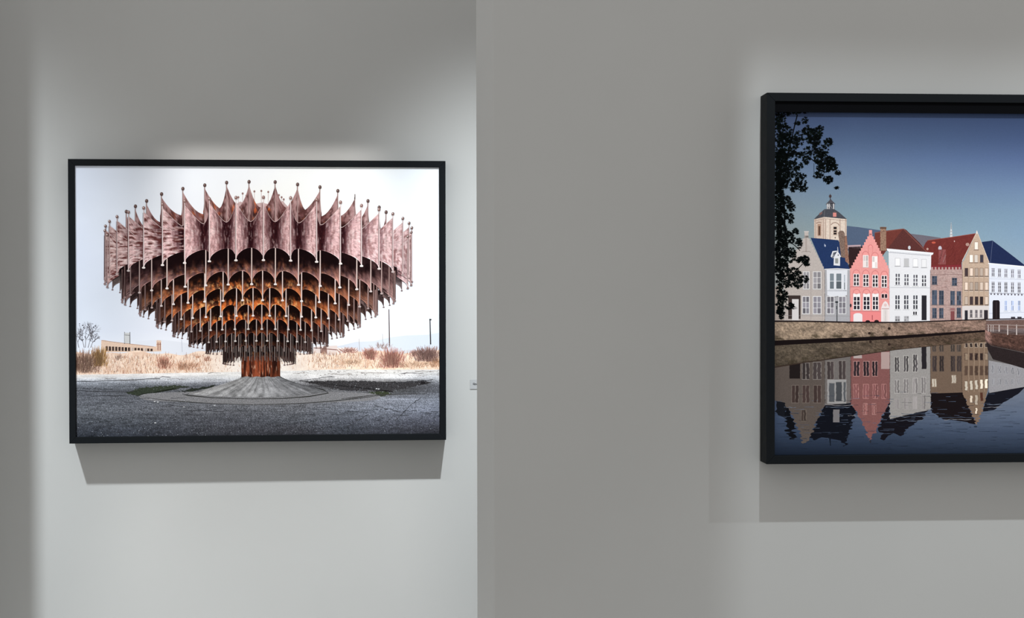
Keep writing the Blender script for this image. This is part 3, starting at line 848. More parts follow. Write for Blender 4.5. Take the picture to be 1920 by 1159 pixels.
# dormer on the blue roof
cv.poly([(1557.5, 481), (1561, 471), (1570, 470), (1563, 480), (1561, 484)], (222, 222, 228))
cv.poly([(1560, 483), (1562, 474), (1569, 472), (1563, 484)], (30, 44, 78))
cv.poly([(1561.5, 484), (1570.3, 470.5), (1577, 481), (1575, 483), (1575, 498.5), (1563, 497.5), (1563.5, 483)], (226, 225, 230))
cv.stroke((1570.5, 463), (1571.2, 473), .9, 1.6, (206, 204, 210))
cv.poly([(1545.5, 457), (1548.5, 460), (1548, 463), (1545.6, 462)], (170, 178, 200))
cv.up()
cv.rect(1565.8, 484.5, 1571.8, 494, (150, 152, 150)); cv.ell(1571.6, 478.5, 1.2, 1.4, (60, 62, 76), 6)
cv.stroke((1568.7, 484.5), (1568.7, 494), .6, .6, (226, 225, 230))
cv.up()

def stepped(x0, x1, ybase, xa0, xa1, ytop, n, ybot):
    """outline of a stepped gable front"""
    L = [(x0, ybot), (x0, ybase)]
    for i in range(n):
        x = x0 + (xa0 - x0) * (i + 1) / n; y = ybase + (ytop - ybase) * (i + 1) / n
        L += [(x, ybase + (ytop - ybase) * i / n + .0), (x, y)]
    R = [(x1, ybot), (x1, ybase)]
    for i in range(n):
        x = x1 + (xa1 - x1) * (i + 1) / n; y = ybase + (ytop - ybase) * (i + 1) / n
        R += [(x, ybase + (ytop - ybase) * i / n), (x, y)]
    return L + R[::-1]

WIN = []
def win(x0, y0, x1, y1, cols=2, rows=3, pane=(62, 62, 70), frame=(232, 230, 232), bar=1.0, edge=1.0):
    WIN.append((x0, y0, x1, y1, cols, rows, pane, frame, bar, edge))
def flush_windows():
    for (x0, y0, x1, y1, c, r, p, f, b, e) in WIN:
        cv.rect(x0, y0, x1, y1, f)
        cv.stroke((x0 - 1, y1 + .5), (x1 + 1, y1 + .5), .9, .9, darker(f, .78))
    cv.up()
    for (x0, y0, x1, y1, c, r, p, f, b, e) in WIN:
        w = (x1 - x0 - 2 * e - (c - 1) * b) / c; h = (y1 - y0 - 2 * e - (r - 1) * b * .8) / r
        for i in range(c):
            for j in range(r):
                xx = x0 + e + i * (w + b); yy = y0 + e + j * (h + b * .8)
                k = random.uniform(.8, 1.25)
                cv.rect(xx, yy, xx + w, yy + h, darker(p, k))
    cv.up()
    WIN.clear()

# ---- fronts, from the left
H1, PINK, WHITE3, BRICK, TAN, WHITE6 = (188, 177, 172), (236, 158, 154), (232, 230, 234), (180, 152, 147), (192, 167, 148), (226, 228, 240)
cv.poly([(1450, 604), (1450, 540), (1466, 530), (1470, 604)], (170, 156, 148), None, .1)
cv.poly(stepped(1470, 1547, 505, 1508, 1516, 442, 12, 604) , H1, None, .07)
cv.rect(1508.3, 434.5, 1515.8, 446, H1, .07)
cv.rect(1546, 504.5, 1594.5, 604, (174, 172, 177), .05)
cv.poly(stepped(1593.5, 1668, 503, 1629, 1635.5, 438, 12, 604.5), PINK, None, .06)
cv.rect(1629.3, 431.5, 1635, 441, PINK)
cv.poly([(1666, 470), (1746, 476), (1744, 603.5), (1668, 605)], WHITE3, None, .03)
ct = [(1744, 506)]
for i in range(9):
    x = 1746 + i * 6.4
    ct += [(x, 505.5), (x, 501), (x + 3.6, 501), (x + 3.6, 505.5)]
cv.poly(ct + [(1805, 505.5), (1804.5, 602), (1743.5, 603.5)], BRICK, None, .22)
cv.poly([(1804, 601.5), (1804, 491), (1807, 489), (1830, 438.5), (1833.5, 438.5), (1852, 484), (1854.5, 492), (1854.5, 600.5)], TAN, None, .1)
cv.poly([(1854, 600.5), (1854, 493), (1930, 500), (1930, 599)], WHITE6, None, .03)
# further houses to the right along the quay
extra = [(1930, 1992, 500, 470, (196, 120, 104)), (1992, 2050, 486, 448, (214, 204, 190)), (2050, 2122, 506, 474, (180, 150, 140)), (2122, 2180, 492, 452, (228, 226, 230)), (2180, 2260, 508, 478, (198, 172, 150)), (2260, 2400, 500, 462, (222, 208, 200))]
for x0, x1, yb, yt, c in extra:
    cv.poly([(x0, 599), (x0, yb), ((x0 + x1) / 2 - 4, yt), ((x0 + x1) / 2 + 4, yt), (x1, yb), (x1, 598)], c, None, .08)
cv.up()
for x0, x1, yb, yt, c in extra:
    n = int((x1 - x0) // 15)
    for k in range(n):
        xx = x0 + 5 + k * (x1 - x0 - 6) / n
        for yy in (512, 538, 566): win(xx, yy, xx + 8, yy + 18, 2, 3, (70, 70, 80))
# house 1 trim
cv.stroke((1511.5, 446), (1511.5, 472), 3, 3, (172, 158, 152)); cv.line([(1503, 474), (1505, 471.5), (1518, 471.5), (1520, 474)], 1, (150, 138, 132))
cv.rect(1507.5, 433.5, 1516.6, 435.2, (206, 196, 192))
for x in (1520.5, 1542): cv.stroke((x, 508), (x, 600), .7, .7, (160, 150, 148))
cv.stroke((1470, 591.5), (1594, 593), .7, .7, (150, 144, 146))
cv.line([(1546, 505), (1570, 503.8), (1594, 505.5)], 1.8, (214, 212, 216))
# bay window
cv.poly([(1550, 506), (1589, 506), (1588, 554), (1582, 557), (1556, 557), (1551, 554)], (226, 226, 233), None, .02)
cv.line([(1551, 545.5), (1588, 545.5)], 1.0, (190, 190, 198)); cv.line([(1552, 555), (1560, 558), (1570, 556), (1580, 558), (1588, 554)], 1.6, (120, 112, 112))
win(1555, 512, 1564.5, 542.5, 1, 2, (112, 120, 128), (236, 236, 242)); win(1567, 512, 1578.5, 542.5, 1, 2, (112, 120, 128), (236, 236, 242)); win(1581.5, 514, 1585.5, 544, 1, 2, (150, 156, 166), (236, 236, 242))
for x0, x1 in ((1524, 1540), (1505.5, 1518)):
    win(x0, 509, x1, 542.5, 2, 3, (134, 130, 134), (226, 222, 222), 1.1, 1.2)
for x0, x1 in ((1504, 1518), (1524, 1540), (1549.8, 1564.3), (1572, 1586.5)):
    win(x0, 555.5, x1, 589, 2, 3, (126, 122, 130), (230, 228, 230), 1.1, 1.2)
cv.rect(1478, 554, 1501, 598, (62, 52, 50)); 
# pink house trim
for y in (538.3, 584.3): cv.line([(1594.5, y - .6), (1667, y + .6)], 1.0, (202, 104, 110))
for xc, yc, w in ((1623, 479.5, 13), (1640.5, 481.5, 13), (1605.5, 514, 13), (1623.5, 514.5, 13), (1641, 515.5, 13), (1658, 516.5, 13), (1606, 551, 14), (1624.5, 551, 14), (1641.5, 551, 13), (1632.2, 464, 8), (1658, 553, 12)):
    th = np.linspace(math.pi, 2 * math.pi, 11)
    cv.line([(xc + w / 2 * math.cos(t), yc + w * .62 * math.sin(t)) for t in th], .8, (206, 108, 112))
    for sgn in (-1, 1): cv.stroke((xc + sgn * w / 2, yc), (xc + sgn * w / 2, yc + 10), .6, .6, (214, 118, 120))
    cv.ell(xc, yc - 2.5, w * .34, w * .24, (242, 160, 156), 8)
for x0, y0, x1, y1 in ((1618, 478.5, 1628.3, 501), (1635, 480.5, 1645.3, 502.5)): win(x0, y0, x1, y1, 2, 2, (226, 214, 212), (250, 240, 238))
for x0, y0, x1, y1 in ((1600, 513.5, 1611.2, 536.3), (1618, 514.5, 1629, 537.3), (1635.5, 515.5, 1646.5, 538.3), (1652.5, 516.5, 1663.3, 539)): win(x0, y0, x1, y1, 2, 3, (54, 48, 54), (244, 232, 232), 1.8, 1.1)
for x0, x1 in ((1599.5, 1613), (1618, 1631.5), (1635.3, 1647.5)):
    cv.rect(x0, 550.5, x1, 556, (248, 240, 240)); win(x0, 555.5, x1, 581.5, 2, 3, (44, 42, 52), (246, 236, 236), 1.6, 1.4)
win(1652, 550.5, 1664.5, 559.8, 2, 1, (44, 40, 48), (240, 200, 198), 1.6, 1.2)
cv.rect(1594.5, 585, 1667.5, 604, (238, 140, 140))
# white house cornice and trim
cv.poly([(1662.5, 466), (1750.5, 474), (1749, 477.5), (1744, 479), (1668, 472.5), (1663, 469.5)], (240, 239, 243))
cv.line([(1666, 473.2), (1744, 479.8)], 1.0, (176, 176, 184)); cv.line([(1669, 539), (1743.5, 540)], .9, (180, 180, 188))
for i in range(30): cv.rect(1669 + i * 2.55, 471 + i * .2, 1670 + i * 2.55, 473 + i * .2, (196, 196, 204))
for i, x in enumerate((1678.3, 1694.8, 1711.6, 1727.7)):
    win(x, 484 + i * .6, x + 9.6, 499 + i * .9, 1, 1, (226, 224, 226), (196, 194, 198), 1, .8)
    win(x, 512.5 + i * 1.0, x + 9.6, 535 + i * .8, 2, 3, (92, 90, 98), (240, 239, 242), 1.7, .9)
for x in (1677.8, 1694.3, 1711.4): win(x, 553, x + 9.8, 580.5, 2, 3, (74, 74, 82), (240, 239, 242), 1.6, .9)
for x in (1678, 1694.8): win(x, 592.5, x + 9.5, 603, 2, 2, (140, 138, 142), (206, 204, 208), 1, .8)
win(1711.6, 583.8, 1719.6, 591, 2, 1, (52, 50, 56), (238, 236, 240), 1.4, .6)
# brick house
for _ in range(90):
    x = random.uniform(1746, 1802); y = random.uniform(508, 545)
    cv.stroke((x, y), (x + random.uniform(2, 6), y), .7, .7, random.choice([(160, 128, 122), (198, 174, 168), (150, 118, 114)]))
for y in (515, 572.5): cv.line([(1745, y), (1803.5, y - .5)], .8, (140, 112, 108))
for x0, y0, x1, y1 in ((1747.3, 517.5, 1757, 533.5), (1784.8, 521, 1794.4, 535.5), (1747.3, 544, 1757, 571.5), (1760.5, 544.8, 1769.5, 571.5), (1781.8, 545.5, 1790.3, 571.8), (1793.8, 546, 1802, 572), (1747.8, 577.5, 1756.3, 596.5), (1760.8, 577.5, 1769, 596.5), (1793.8, 577, 1801.8, 595.5)):
    win(x0, y0, x1, y1, 2, 3, (66, 74, 90), (104, 104, 114), .7, .6)
# tan gabled house
for x in (1815.5, 1825.8, 1835.3, 1844.8): cv.stroke((x, 503), (x, 571), 1.2, 1.2, (176, 150, 132))
cv.poly([(1804, 574), (1854.5, 572.5), (1854.5, 600.5), (1804, 601.5)], (218, 208, 206))
cv.line([(1804, 489.5), (1830, 438), (1833.5, 438), (1854.5, 492)], 1.1, (214, 194, 178)); cv.poly([(1829.3, 439), (1831.6, 431.5), (1834, 439)], (230, 218, 210))
win(1826.8, 453.5, 1834.3, 468.5, 1, 1, (236, 224, 214), (140, 112, 98), 1, .7)
for x, p in ((1817.6, (232, 220, 210)), (1826.8, (232, 220, 210)), (1837.2, (62, 58, 68))): win(x, 477.5, x + 7, 492.5, 1, 1, p, (150, 124, 108), 1, .6)
dk, pl = (58, 48, 50), (206, 186, 172)
for y, ps in ((502.5, (dk, pl, pl, pl, pl)), (529, (pl,) * 5), (556, (pl, dk, dk, dk, pl))):
    for x, p in zip((1808.6, 1818, 1827.7, 1837, 1846.5), ps):
        win(x, y, x + 6.6, y + 15.5, 1, 1, p, (112, 88, 76), 1, .6)
        cv.stroke((x, y + 17), (x + 6.6, y + 17), 1, 1, (214, 196, 182))
for x in (1818.3, 1828, 1836.8): win(x, 581, x + 5.2, 595.5, 1, 2, (110, 104, 108), (190, 178, 176), 1, .5)
# white house with blue roof
cv.line([(1853, 494), (1930, 501)], 2.0, (240, 240, 246)); cv.line([(1854, 522.5), (1930, 525)], .8, (196, 198, 210))
for i in range(11): cv.rect(1857 + i * 6.4, 550 + i * .15, 1859.5 + i * 6.4, 553 + i * .15, (92, 86, 96))
cv.line([(1854, 549.8), (1930, 551.5)], .9, (150, 150, 164)); cv.line([(1854, 588), (1930, 585)], .8, (180, 186, 204))
for i, x in enumerate((1858.8, 1870.8, 1882.8, 1895.2, 1907.6)):
    win(x, 504 + i * .8, x + 6.4, 518.5 + i * .8, 2, 2, (128, 126, 138), (240, 240, 248), .8, .6)
    win(x, 529 + i * .3, x + 6.4, 548 + i * .3, 2, 3, (104, 102, 112), (240, 240, 248), .8, .6)
    cv.rect(x, 503 + i * .8, x + 6.4, 505.5 + i * .8, (112, 108, 118)); cv.rect(x, 528.5 + i * .3, x + 6.4, 532 + i * .3, (60, 54, 62))
for x in (1883, 1895.3, 1907.8): win(x, 563, x + 5.8, 583, 2, 2, (140, 156, 196), (238, 240, 250), .8, .8)
cv.up()
flush_windows()
# doors
cv.rect(1485, 561, 1497.5, 600.5, (218, 212, 212)); cv.rect(1488, 575, 1495, 580, (150, 140, 140))
th = np.linspace(math.pi, 2 * math.pi, 9)
cv.poly([(1608.5 + 8.4 * math.cos(t), 591 + 4 * math.sin(t)) for t in th] + [(1616.9, 603.6), (1600.1, 603.6)], (240, 232, 234))
cv.poly([(1652, 603.8), (1652, 578), (1654, 572), (1656.5, 567), (1660, 564.5), (1663.5, 567), (1666, 572), (1668, 578), (1668, 603.8)], (238, 226, 226))
cv.rect(1728, 554, 1737.3, 600.5, (44, 42, 48)); cv.rect(1781.5, 577.5, 1790.5, 582.5, (150, 108, 108)); cv.rect(1782.3, 583.5, 1789.7, 600.5, (128, 74, 76))
cv.rect(1808.8, 582, 1814.5, 600.5, (44, 44, 52)); cv.rect(1845, 581.5, 1852.3, 599.5, (50, 44, 50))
cv.poly([(1861, 599), (1861, 566), (1862.5, 563), (1872.5, 563), (1874.5, 566), (1874.5, 598.5)], (36, 30, 34))
for x in (1873.5,): cv.rect(x + 22, 594, x + 30, 598.5, (62, 58, 66)); cv.rect(x + 34, 594, x + 42, 598.5, (62, 58, 66))
cv.up()
cv.rect(1656, 580, 1664, 603.6, (226, 216, 214)); cv.ell(1660, 572, 3, 3, (226, 196, 194), 8); cv.line([(1653, 579), (1667, 579)], 1.2, (190, 150, 148))
cv.stroke((1660, 581), (1660, 603), .6, .6, (200, 184, 182)); cv.stroke((1635.5, 591), (1635.5, 600), 1.2, 1.2, (150, 66, 72))
cv.ell(1627, 603.5, 4.6, 3.2, (40, 30, 32), 9); cv.ell(1643.5, 603, 4.6, 3.2, (40, 30, 32), 9)
cv.stroke((1868, 566), (1868, 598), .8, .8, (66, 56, 58))
# street lamp post and sign
cv.stroke((1569.3, 566), (1569.3, 602.5), 1.4, 1.8, (66, 70, 74)); cv.ell(1568.7, 566.5, 3.2, 1.8, (50, 54, 58), 8); cv.stroke((1569, 574), (1569, 580), 2.2, 2.2, (60, 64, 70))
cv.ell(1595, 573, 1.8, 3.6, (50, 44, 48), 8)
cv.up()

# ---- water
def water_fn(X, Y):
    b = bilerp([1440, 1560, 1700, 1850, 2000, 2400], [600, 680, 740, 780, 810, 835, 858, 880],
        [[(84, 76, 70), (92, 82, 74), (96, 84, 76), (90, 80, 74), (80, 72, 70), (80, 72, 70)],
         [(84, 80, 80), (88, 82, 80), (104, 98, 96), (108, 102, 100), (104, 104, 110), (96, 98, 106)],
         [(72, 80, 98), (74, 82, 98), (92, 98, 112), (104, 112, 128), (110, 118, 136), (98, 106, 124)],
         [(66, 78, 102), (70, 82, 104), (84, 95, 116), (92, 103, 124), (92, 104, 126), (84, 96, 116)],
         [(56, 68, 90), (58, 70, 92), (64, 76, 97), (68, 79, 100), (68, 80, 102), (62, 74, 94)],
         [(40, 50, 68), (42, 52, 70), (46, 56, 74), (50, 60, 78), (50, 60, 78), (46, 56, 72)],
         [(26, 33, 46), (27, 34, 47), (29, 37, 50), (31, 39, 53), (31, 39, 53), (30, 38, 50)],
         [(20, 26, 36), (20, 26, 36), (22, 28, 38), (22, 28, 38), (22, 28, 38), (22, 28, 38)]])(X, Y)
    n = fbm(X / 34, Y / 2.2, 71) - .5
    return np.clip(b * (1 + .12 * n)[..., None], 0, 255)
cv.field(1420, XR, 606, 880, 130, 140, water_fn, .03)
cv.up()
def rip(pts, y_start=700, amp=5.0, seed=0):
    """an outline broken into ripples that widen towards the viewer"""
    out = []
    P = [np.array(p, float) for p in pts]
    for i in range(len(P)):
        a, b = P[i], P[(i + 1) % len(P)]
        k = max(2, int(np.linalg.norm(b - a) / 1.3))
        for j in range(k):
            q = a + (b - a) * j / k
            f = np.clip((q[1] - y_start) / 100, 0, 1)
            q = q + np.array((amp * f * (float(vnoise(q[1] / 2.3, q[0] / 60, seed)) - .5) * 2, 0))
            out.append(tuple(q))
    return out
RC = [  # reflected fronts: outline, colour
    ([(1440, 684), (1547, 672), (1547, 758), (1541, 768), (1536, 780), (1528, 798), (1520, 816), (1513, 830), (1505, 832), (1499, 812), (1490, 790), (1480, 770), (1470, 755), (1440, 748)], (92, 82, 77)),
    ([(1546, 671), (1596, 666), (1596, 756), (1546, 760)], (112, 106, 104)),
    ([(1594.5, 667), (1669, 657), (1669, 752), (1660, 770), (1650, 790), (1640, 812), (1632, 826), (1625, 812), (1615, 788), (1605, 770), (1594.5, 756)], (130, 86, 84)),
    ([(1668, 657), (1745, 648), (1745, 768), (1668, 786)], (152, 147, 145)),
    ([(1744, 648), (1804, 642), (1804, 736), (1744, 738)], (112, 93, 80)),
    ([(1803, 642), (1852, 638), (1853, 726), (1847, 750), (1840, 776), (1832, 797), (1824, 780), (1813, 756), (1803, 732)], (128, 106, 90)),
    ([(1854, 676), (1930, 690), (1930, 724), (1854, 737)], (152, 149, 153)),
    ([(1930, 690), (2400, 700), (2400, 724), (1930, 724)], (130, 118, 112))]
ROOFS = [([(1546, 758), (1596, 754), (1606, 772), (1597, 796), (1590, 820), (1582, 838), (1574, 826), (1560, 822), (1545, 820), (1528, 826), (1518, 818), (1532, 790), (1541, 768)], (18, 20, 28)),
         ([(1476, 760), (1490, 792), (1489, 824), (1479, 824), (1472, 780)], (16, 17, 22)), ([(1455, 748), (1472, 752), (1476, 786), (1468, 784), (1455, 776)], (24, 26, 32)),
         ([(1660, 768), (1669, 750), (1669, 784), (1744, 764), (1730, 785), (1700, 806), (1688, 818), (1668, 812), (1660, 826), (1652, 824), (1650, 792)], (22, 20, 26)),
         ([(1744, 737), (1804, 732), (1814, 757), (1832, 796), (1800, 790), (1770, 786), (1746, 774)], (26, 20, 22)),
         ([(1853, 736), (1926, 722), (1910, 738), (1880, 756), (1862, 770), (1842, 772), (1848, 748)], (24, 24, 32))]
for i, (p, c) in enumerate(ROOFS): cv.poly(rip(p, 735, 9, 10 + i), c)
cv.up()
for i, (p, c) in enumerate(RC): cv.poly(rip(p, 715, 5, 30 + i), c, None, .10)
cv.up()
def slab(x0, y0, x1, y1, c, amp=.8):
    k = 12
    ys = np.linspace(y0, y1, k); w = amp * (vnoise(ys / 3.0, np.full(k, x0), 5) - .5) * 2
    pts = [(x0 + w[i], ys[i]) for i in range(k)] + [(x1 + w[i], ys[i]) for i in range(k - 1, -1, -1)]
    cv.poly(pts, c)
# reflected windows: frame slabs, then panes
def refl_win(x0, y0, x1, y1, frame, pane, cols=2):
    slab(x0, y0, x1, y1, frame)
    REFL.append((x0, y0, x1, y1, pane, cols))
REFL = []
for x0, x1 in ((1504, 1518), (1524, 1540), (1550, 1564), (1572, 1586)): refl_win(x0, 676 + (1586 - x1) * .06, x1, 712, (132, 124, 120), (66, 58, 58))
for x0, x1 in ((1484, 1498), (1504, 1518), (1525, 1540)): refl_win(x0, 722, x1, 756, (116, 104, 98), (62, 50, 48))
refl_win(1502, 768, 1512, 790, (110, 98, 90), (66, 56, 52)); slab(1480, 682, 1500, 710, (34, 28, 28))
slab(1551, 712, 1587, 757, (156, 153, 153)); refl_win(1554, 718, 1565, 754, (166, 164, 164), (74, 76, 80), 1); refl_win(1567, 716, 1579, 753, (166, 164, 164), (74, 76, 80), 1); refl_win(1581, 716, 1586, 754, (166, 164, 164), (84, 86, 90), 1)
slab(1562, 768, 1574, 792, (120, 116, 118))
for x0, x1 in ((1600, 1612), (1618, 1630), (1635, 1646)): refl_win(x0, 677, x1, 706, (178, 134, 130), (44, 36, 40))
for x0, x1 in ((1600, 1610), (1618, 1629), (1636, 1646), (1653, 1662)): refl_win(x0, 720, x1, 748, (176, 126, 122), (120, 78, 78))
for x0, x1 in ((1618, 1626), (1635, 1643)): refl_win(x0, 756, x1, 778, (172, 128, 124), (134, 88, 86))
slab(1652, 660, 1668, 692, (176, 152, 148)); slab(1600, 666, 1616, 672, (176, 160, 158))
for x0 in (1677, 1694, 1711): refl_win(x0, 664 + (1711 - x0) * .15, x0 + 9.5, 698, (186, 180, 176), (74, 70, 72))
slab(1728, 650, 1737, 692, (40, 36, 40))
for x0 in (1677, 1694, 1711, 1727): refl_win(x0, 712 - (x0 - 1677) * .1, x0 + 9.5, 738, (180, 174, 172), (136, 130, 130)); refl_win(x0, 748 - (x0 - 1677) * .15, x0 + 9, 768, (160, 154, 152), (142, 136, 136))
for x0 in (1747.5, 1761, 1782, 1794): refl_win(x0, 667, x0 + 9, 697, (92, 78, 70), (58, 50, 50)); refl_win(x0, 646, x0 + 8, 660, (100, 86, 78), (72, 64, 60))
refl_win(1747, 710, 1756, 726, (150, 132, 116), (206, 194, 180)); refl_win(1784, 703, 1793, 719, (150, 132, 116), (206, 194, 180))
for k, x0 in enumerate((1808.5, 1818, 1827.5, 1837, 1846)):
    refl_win(x0, 643, x0 + 6, 652, (168, 150, 134), (60, 50, 48), 1); refl_win(x0, 662, x0 + 6.4, 676, (96, 78, 68), (54, 42, 40) if k in (1, 2, 3) else (150, 130, 112), 1)
    refl_win(x0, 686, x0 + 6.4, 704, (96, 78, 66), (76, 60, 52), 1); refl_win(x0, 714 - k, x0 + 6.4, 733 - k, (112, 92, 76), (216, 204, 188), 1)
refl_win(1818, 741, 1824, 756, (112, 92, 76), (196, 180, 164), 1); refl_win(1827.5, 740, 1834, 760, (112, 92, 76), (196, 180, 164), 1); refl_win(1838, 736, 1843, 752, (90, 60, 50), (70, 44, 36), 1); refl_win(1828, 764, 1833, 777, (112, 92, 76), (206, 190, 174), 1)
for i in range(8):
    x0 = 1859 + i * 12.2
    refl_win(x0, 684 + i * 1.5, x0 + 5.4, 700 + i, (164, 162, 166), (118, 116, 122)); refl_win(x0, 710, x0 + 5.4, 722, (160, 158, 162), (134, 132, 138))
cv.up()
for (x0, y0, x1, y1, p, c) in REFL:
    w = (x1 - x0 - 1.8 - (c - 1) * 1.2) / c
    for i in range(c):
        xx = x0 + .9 + i * (w + 1.2)
        slab(xx, y0 + 1, xx + w, y1 - 1, darker(p, random.uniform(.85, 1.2)), 1.0)
for x in (1815.5, 1825.5, 1835.2, 1844.8): slab(x, 642, x + 1.3, 735, (152, 130, 112), 1.2)
# fine ripple streaks
for _ in range(420):
    x = random.uniform(1450, 1990); y = random.uniform(735, 845); l = random.uniform(5, 22)
    f = (y - 735) / 110
    c = random.choice([(92, 104, 126), (30, 36, 48), (70, 80, 100)])
    c = mix(c, (34, 42, 56), min(1, max(0, (y - 800) / 45)))
    if y > 775 or random.random() < .45: cv.stroke((x, y), (x + l, y + random.uniform(-.4, .4)), .3, .7, c)
for x0, x1, y in ((1545, 1600, 760), (1548, 1594, 763.5), (1470, 1492, 764), (1668, 1744, 781), (1690, 1760, 776), (1680, 1730, 789), (1755, 1830, 783), (1770, 1822, 787), (1590, 1612, 780), (1840, 1880, 764), (1850, 1900, 758)):
    k = 9
    cv.line(np.stack([np.linspace(x0, x1, k), y + rng.normal(0, .6, k)], 1), rng.uniform(.3, 1.4, k), random.choice([(104, 112, 128), (76, 86, 104), (128, 126, 130)]))
cv.ell(1829, 800, 3.4, 1.6, (44, 52, 66), 8); cv.ell(1819, 801, 2, .8, (50, 58, 72), 7); cv.ell(1632, 828, 1.8, 3, (44, 46, 56), 7); cv.stroke((1556, 820), (1557, 836), 3, 1.4, (20, 24, 34))
cv.up()

# ---- quay wall and its reflection
def stone(topl, botl, c0, c1, seed, br=1.0):
    X, T = np.meshgrid(np.linspace(1430, 1849, 210), np.linspace(0, 1, 18))
    yt = np.interp(X, *topl); yb = np.interp(X, *botl)
    Y = yt + (yb - yt) * T
    n = fbm(X / 3.2, Y / 1.8, seed) - .5; n2 = fbm(X / 26, Y / 9, seed + 4) - .5
    c = mix(c0, c1, sstep(1500, 1800, X)) * (1 + .75 * n + .45 * n2)[..., None] * br
    c = mix(c, (58, 50, 38), sstep(.5, .9, T) * sstep(.5, .7, fbm(X / 12, Y / 5, seed + 9)) * .7)
    cv.grid(X, Y, np.clip(c, 0, 255), .3)
xq = [1430, 1510, 1590, 1680, 1760, 1849]
stone((xq, [603, 603, 604.5, 605, 602.5, 599]), (xq, [640, 637, 634, 630, 625, 619]), (152, 132, 114), (130, 106, 95), 81)
stone((xq, [647, 643.5, 640, 635, 629, 622]), (xq, [690, 680, 669, 656, 648, 640]), (98, 86, 74), (98, 79, 67), 85, .92)
cv.up()
cv.line(list(zip(xq, [602.5, 602.5, 604.3, 604.8, 602.2, 598.8])), [3, 2.6, 2.6, 2.4, 2.2, 2], (34, 26, 28))
cv.line([(1849, 598.8), (1930, 597.5), (2400, 594)], 2, (48, 36, 38))
cv.line(list(zip(xq, [643.5, 640.5, 637, 632.5, 627, 620.5])), [9.5, 8.5, 7.5, 6.2, 4.8, 3.4], (26, 19, 20))
cv.line(list(zip(xq, [689, 679.5, 668.5, 655.8, 647.8, 640])), [2.2, 2, 1.8, 1.2, .8, .6], (58, 46, 40))
for x, y in ((1667, 616), (1667, 646), (1630, 625), (1632, 641)): cv.ell(x, y, 2.8, 2.6, (50, 38, 34), 8)
# near quay at the right with railing
cv.poly([(1849, 601), (1930, 599), (2400, 596), (2400, 640), (1930, 632), (1858, 626), (1847, 620)], (112, 88, 82), None, .25)
cv.poly([(1850, 617.5), (1880, 618), (1930, 616), (2400, 610), (2400, 632), (1930, 629), (1862, 625)], (146, 130, 130), None, .08)
cv.up()
X, T = np.meshgrid(np.linspace(1847, 2400, 200), np.linspace(0, 1, 16))
yt = np.interp(X, [1847, 1858, 1930, 2400], [619, 624.5, 630, 650]); yb = np.interp(X, [1847, 1858, 1930, 2400], [640, 648, 663, 720])
Y = yt + (yb - yt) * T
n = fbm(X / 3, Y / 2.4, 88) - .5
c = mix((146, 112, 104), (86, 62, 55), sstep(1852, 1862, X)) * (1 + .9 * n)[..., None]
cv.grid(X, Y, np.clip(mix(c, (44, 34, 34), sstep(.7, 1, T) * .6), 0, 255), .35)
cv.poly(rip([(1849, 641), (1858, 648.5), (1930, 664), (2400, 722), (2400, 770), (1960, 702), (1930, 694), (1862, 674), (1852, 656)], 660, 3, 77), (44, 36, 37), None, .2)
cv.up()
cv.line([(1850, 609), (1874, 609), (1930, 611), (2400, 614)], 1.0, (168, 152, 148)); cv.line([(1850, 614), (1874, 615), (1930, 617)], .8, (150, 132, 130))
for x in (1853, 1858, 1862, 1873.3, 1889.3, 1906, 1924, 1945, 1970, 2000): cv.stroke((x, 608.5), (x, 622 if x < 1880 else 628), 1.6 if x > 1870 else 1.1, 2.2 if x > 1870 else 1.3, (200, 186, 182))
cv.up()

# ---- dark overhanging tree
INK = [(10, 14, 15), (8, 10, 12), (14, 20, 20), (12, 18, 14)]
def leaf(x, y, r):
    n = random.choice([8, 10, 10]); a0 = random.random() * 6.28
    pts = []
    for i in range(n):
        rr = r * (1.0 if i % 2 == 0 else random.uniform(.3, .5)) * random.uniform(.75, 1.2)
        pts.append((x + rr * math.cos(a0 + i * 6.283 / n), y + rr * .85 * math.sin(a0 + i * 6.283 / n)))
    cv.poly(pts, random.choice(INK))
def foliage(cx, cy, rx, ry, n, r0=2.6, r1=5.2):
    for _ in range(n):
        a = random.random() * 6.283; q = math.sqrt(random.random())
        leaf(cx + rx * q * math.cos(a), cy + ry * q * math.sin(a), random.uniform(r0, r1))
for pts, w in (([(1495, 215), (1490, 235), (1484, 262), (1474, 300)], 2.2), ([(1470, 282), (1490, 284), (1505, 291), (1520, 297), (1536, 310)], 1.8), ([(1505, 291), (1522, 283), (1540, 276)], 1.3),
               ([(1520, 297), (1524, 270), (1530, 250)], 1.3), ([(1526, 306), (1526, 328)], .8), ([(1470, 300), (1480, 330), (1490, 350)], 1.8), ([(1458, 330), (1470, 380), (1472, 440)], 3), ([(1460, 440), (1490, 460), (1500, 470)], 1.4), ([(1458, 520), (1485, 515), (1510, 490)], 1.6)):
    cv.line(pts, w, (12, 14, 16))
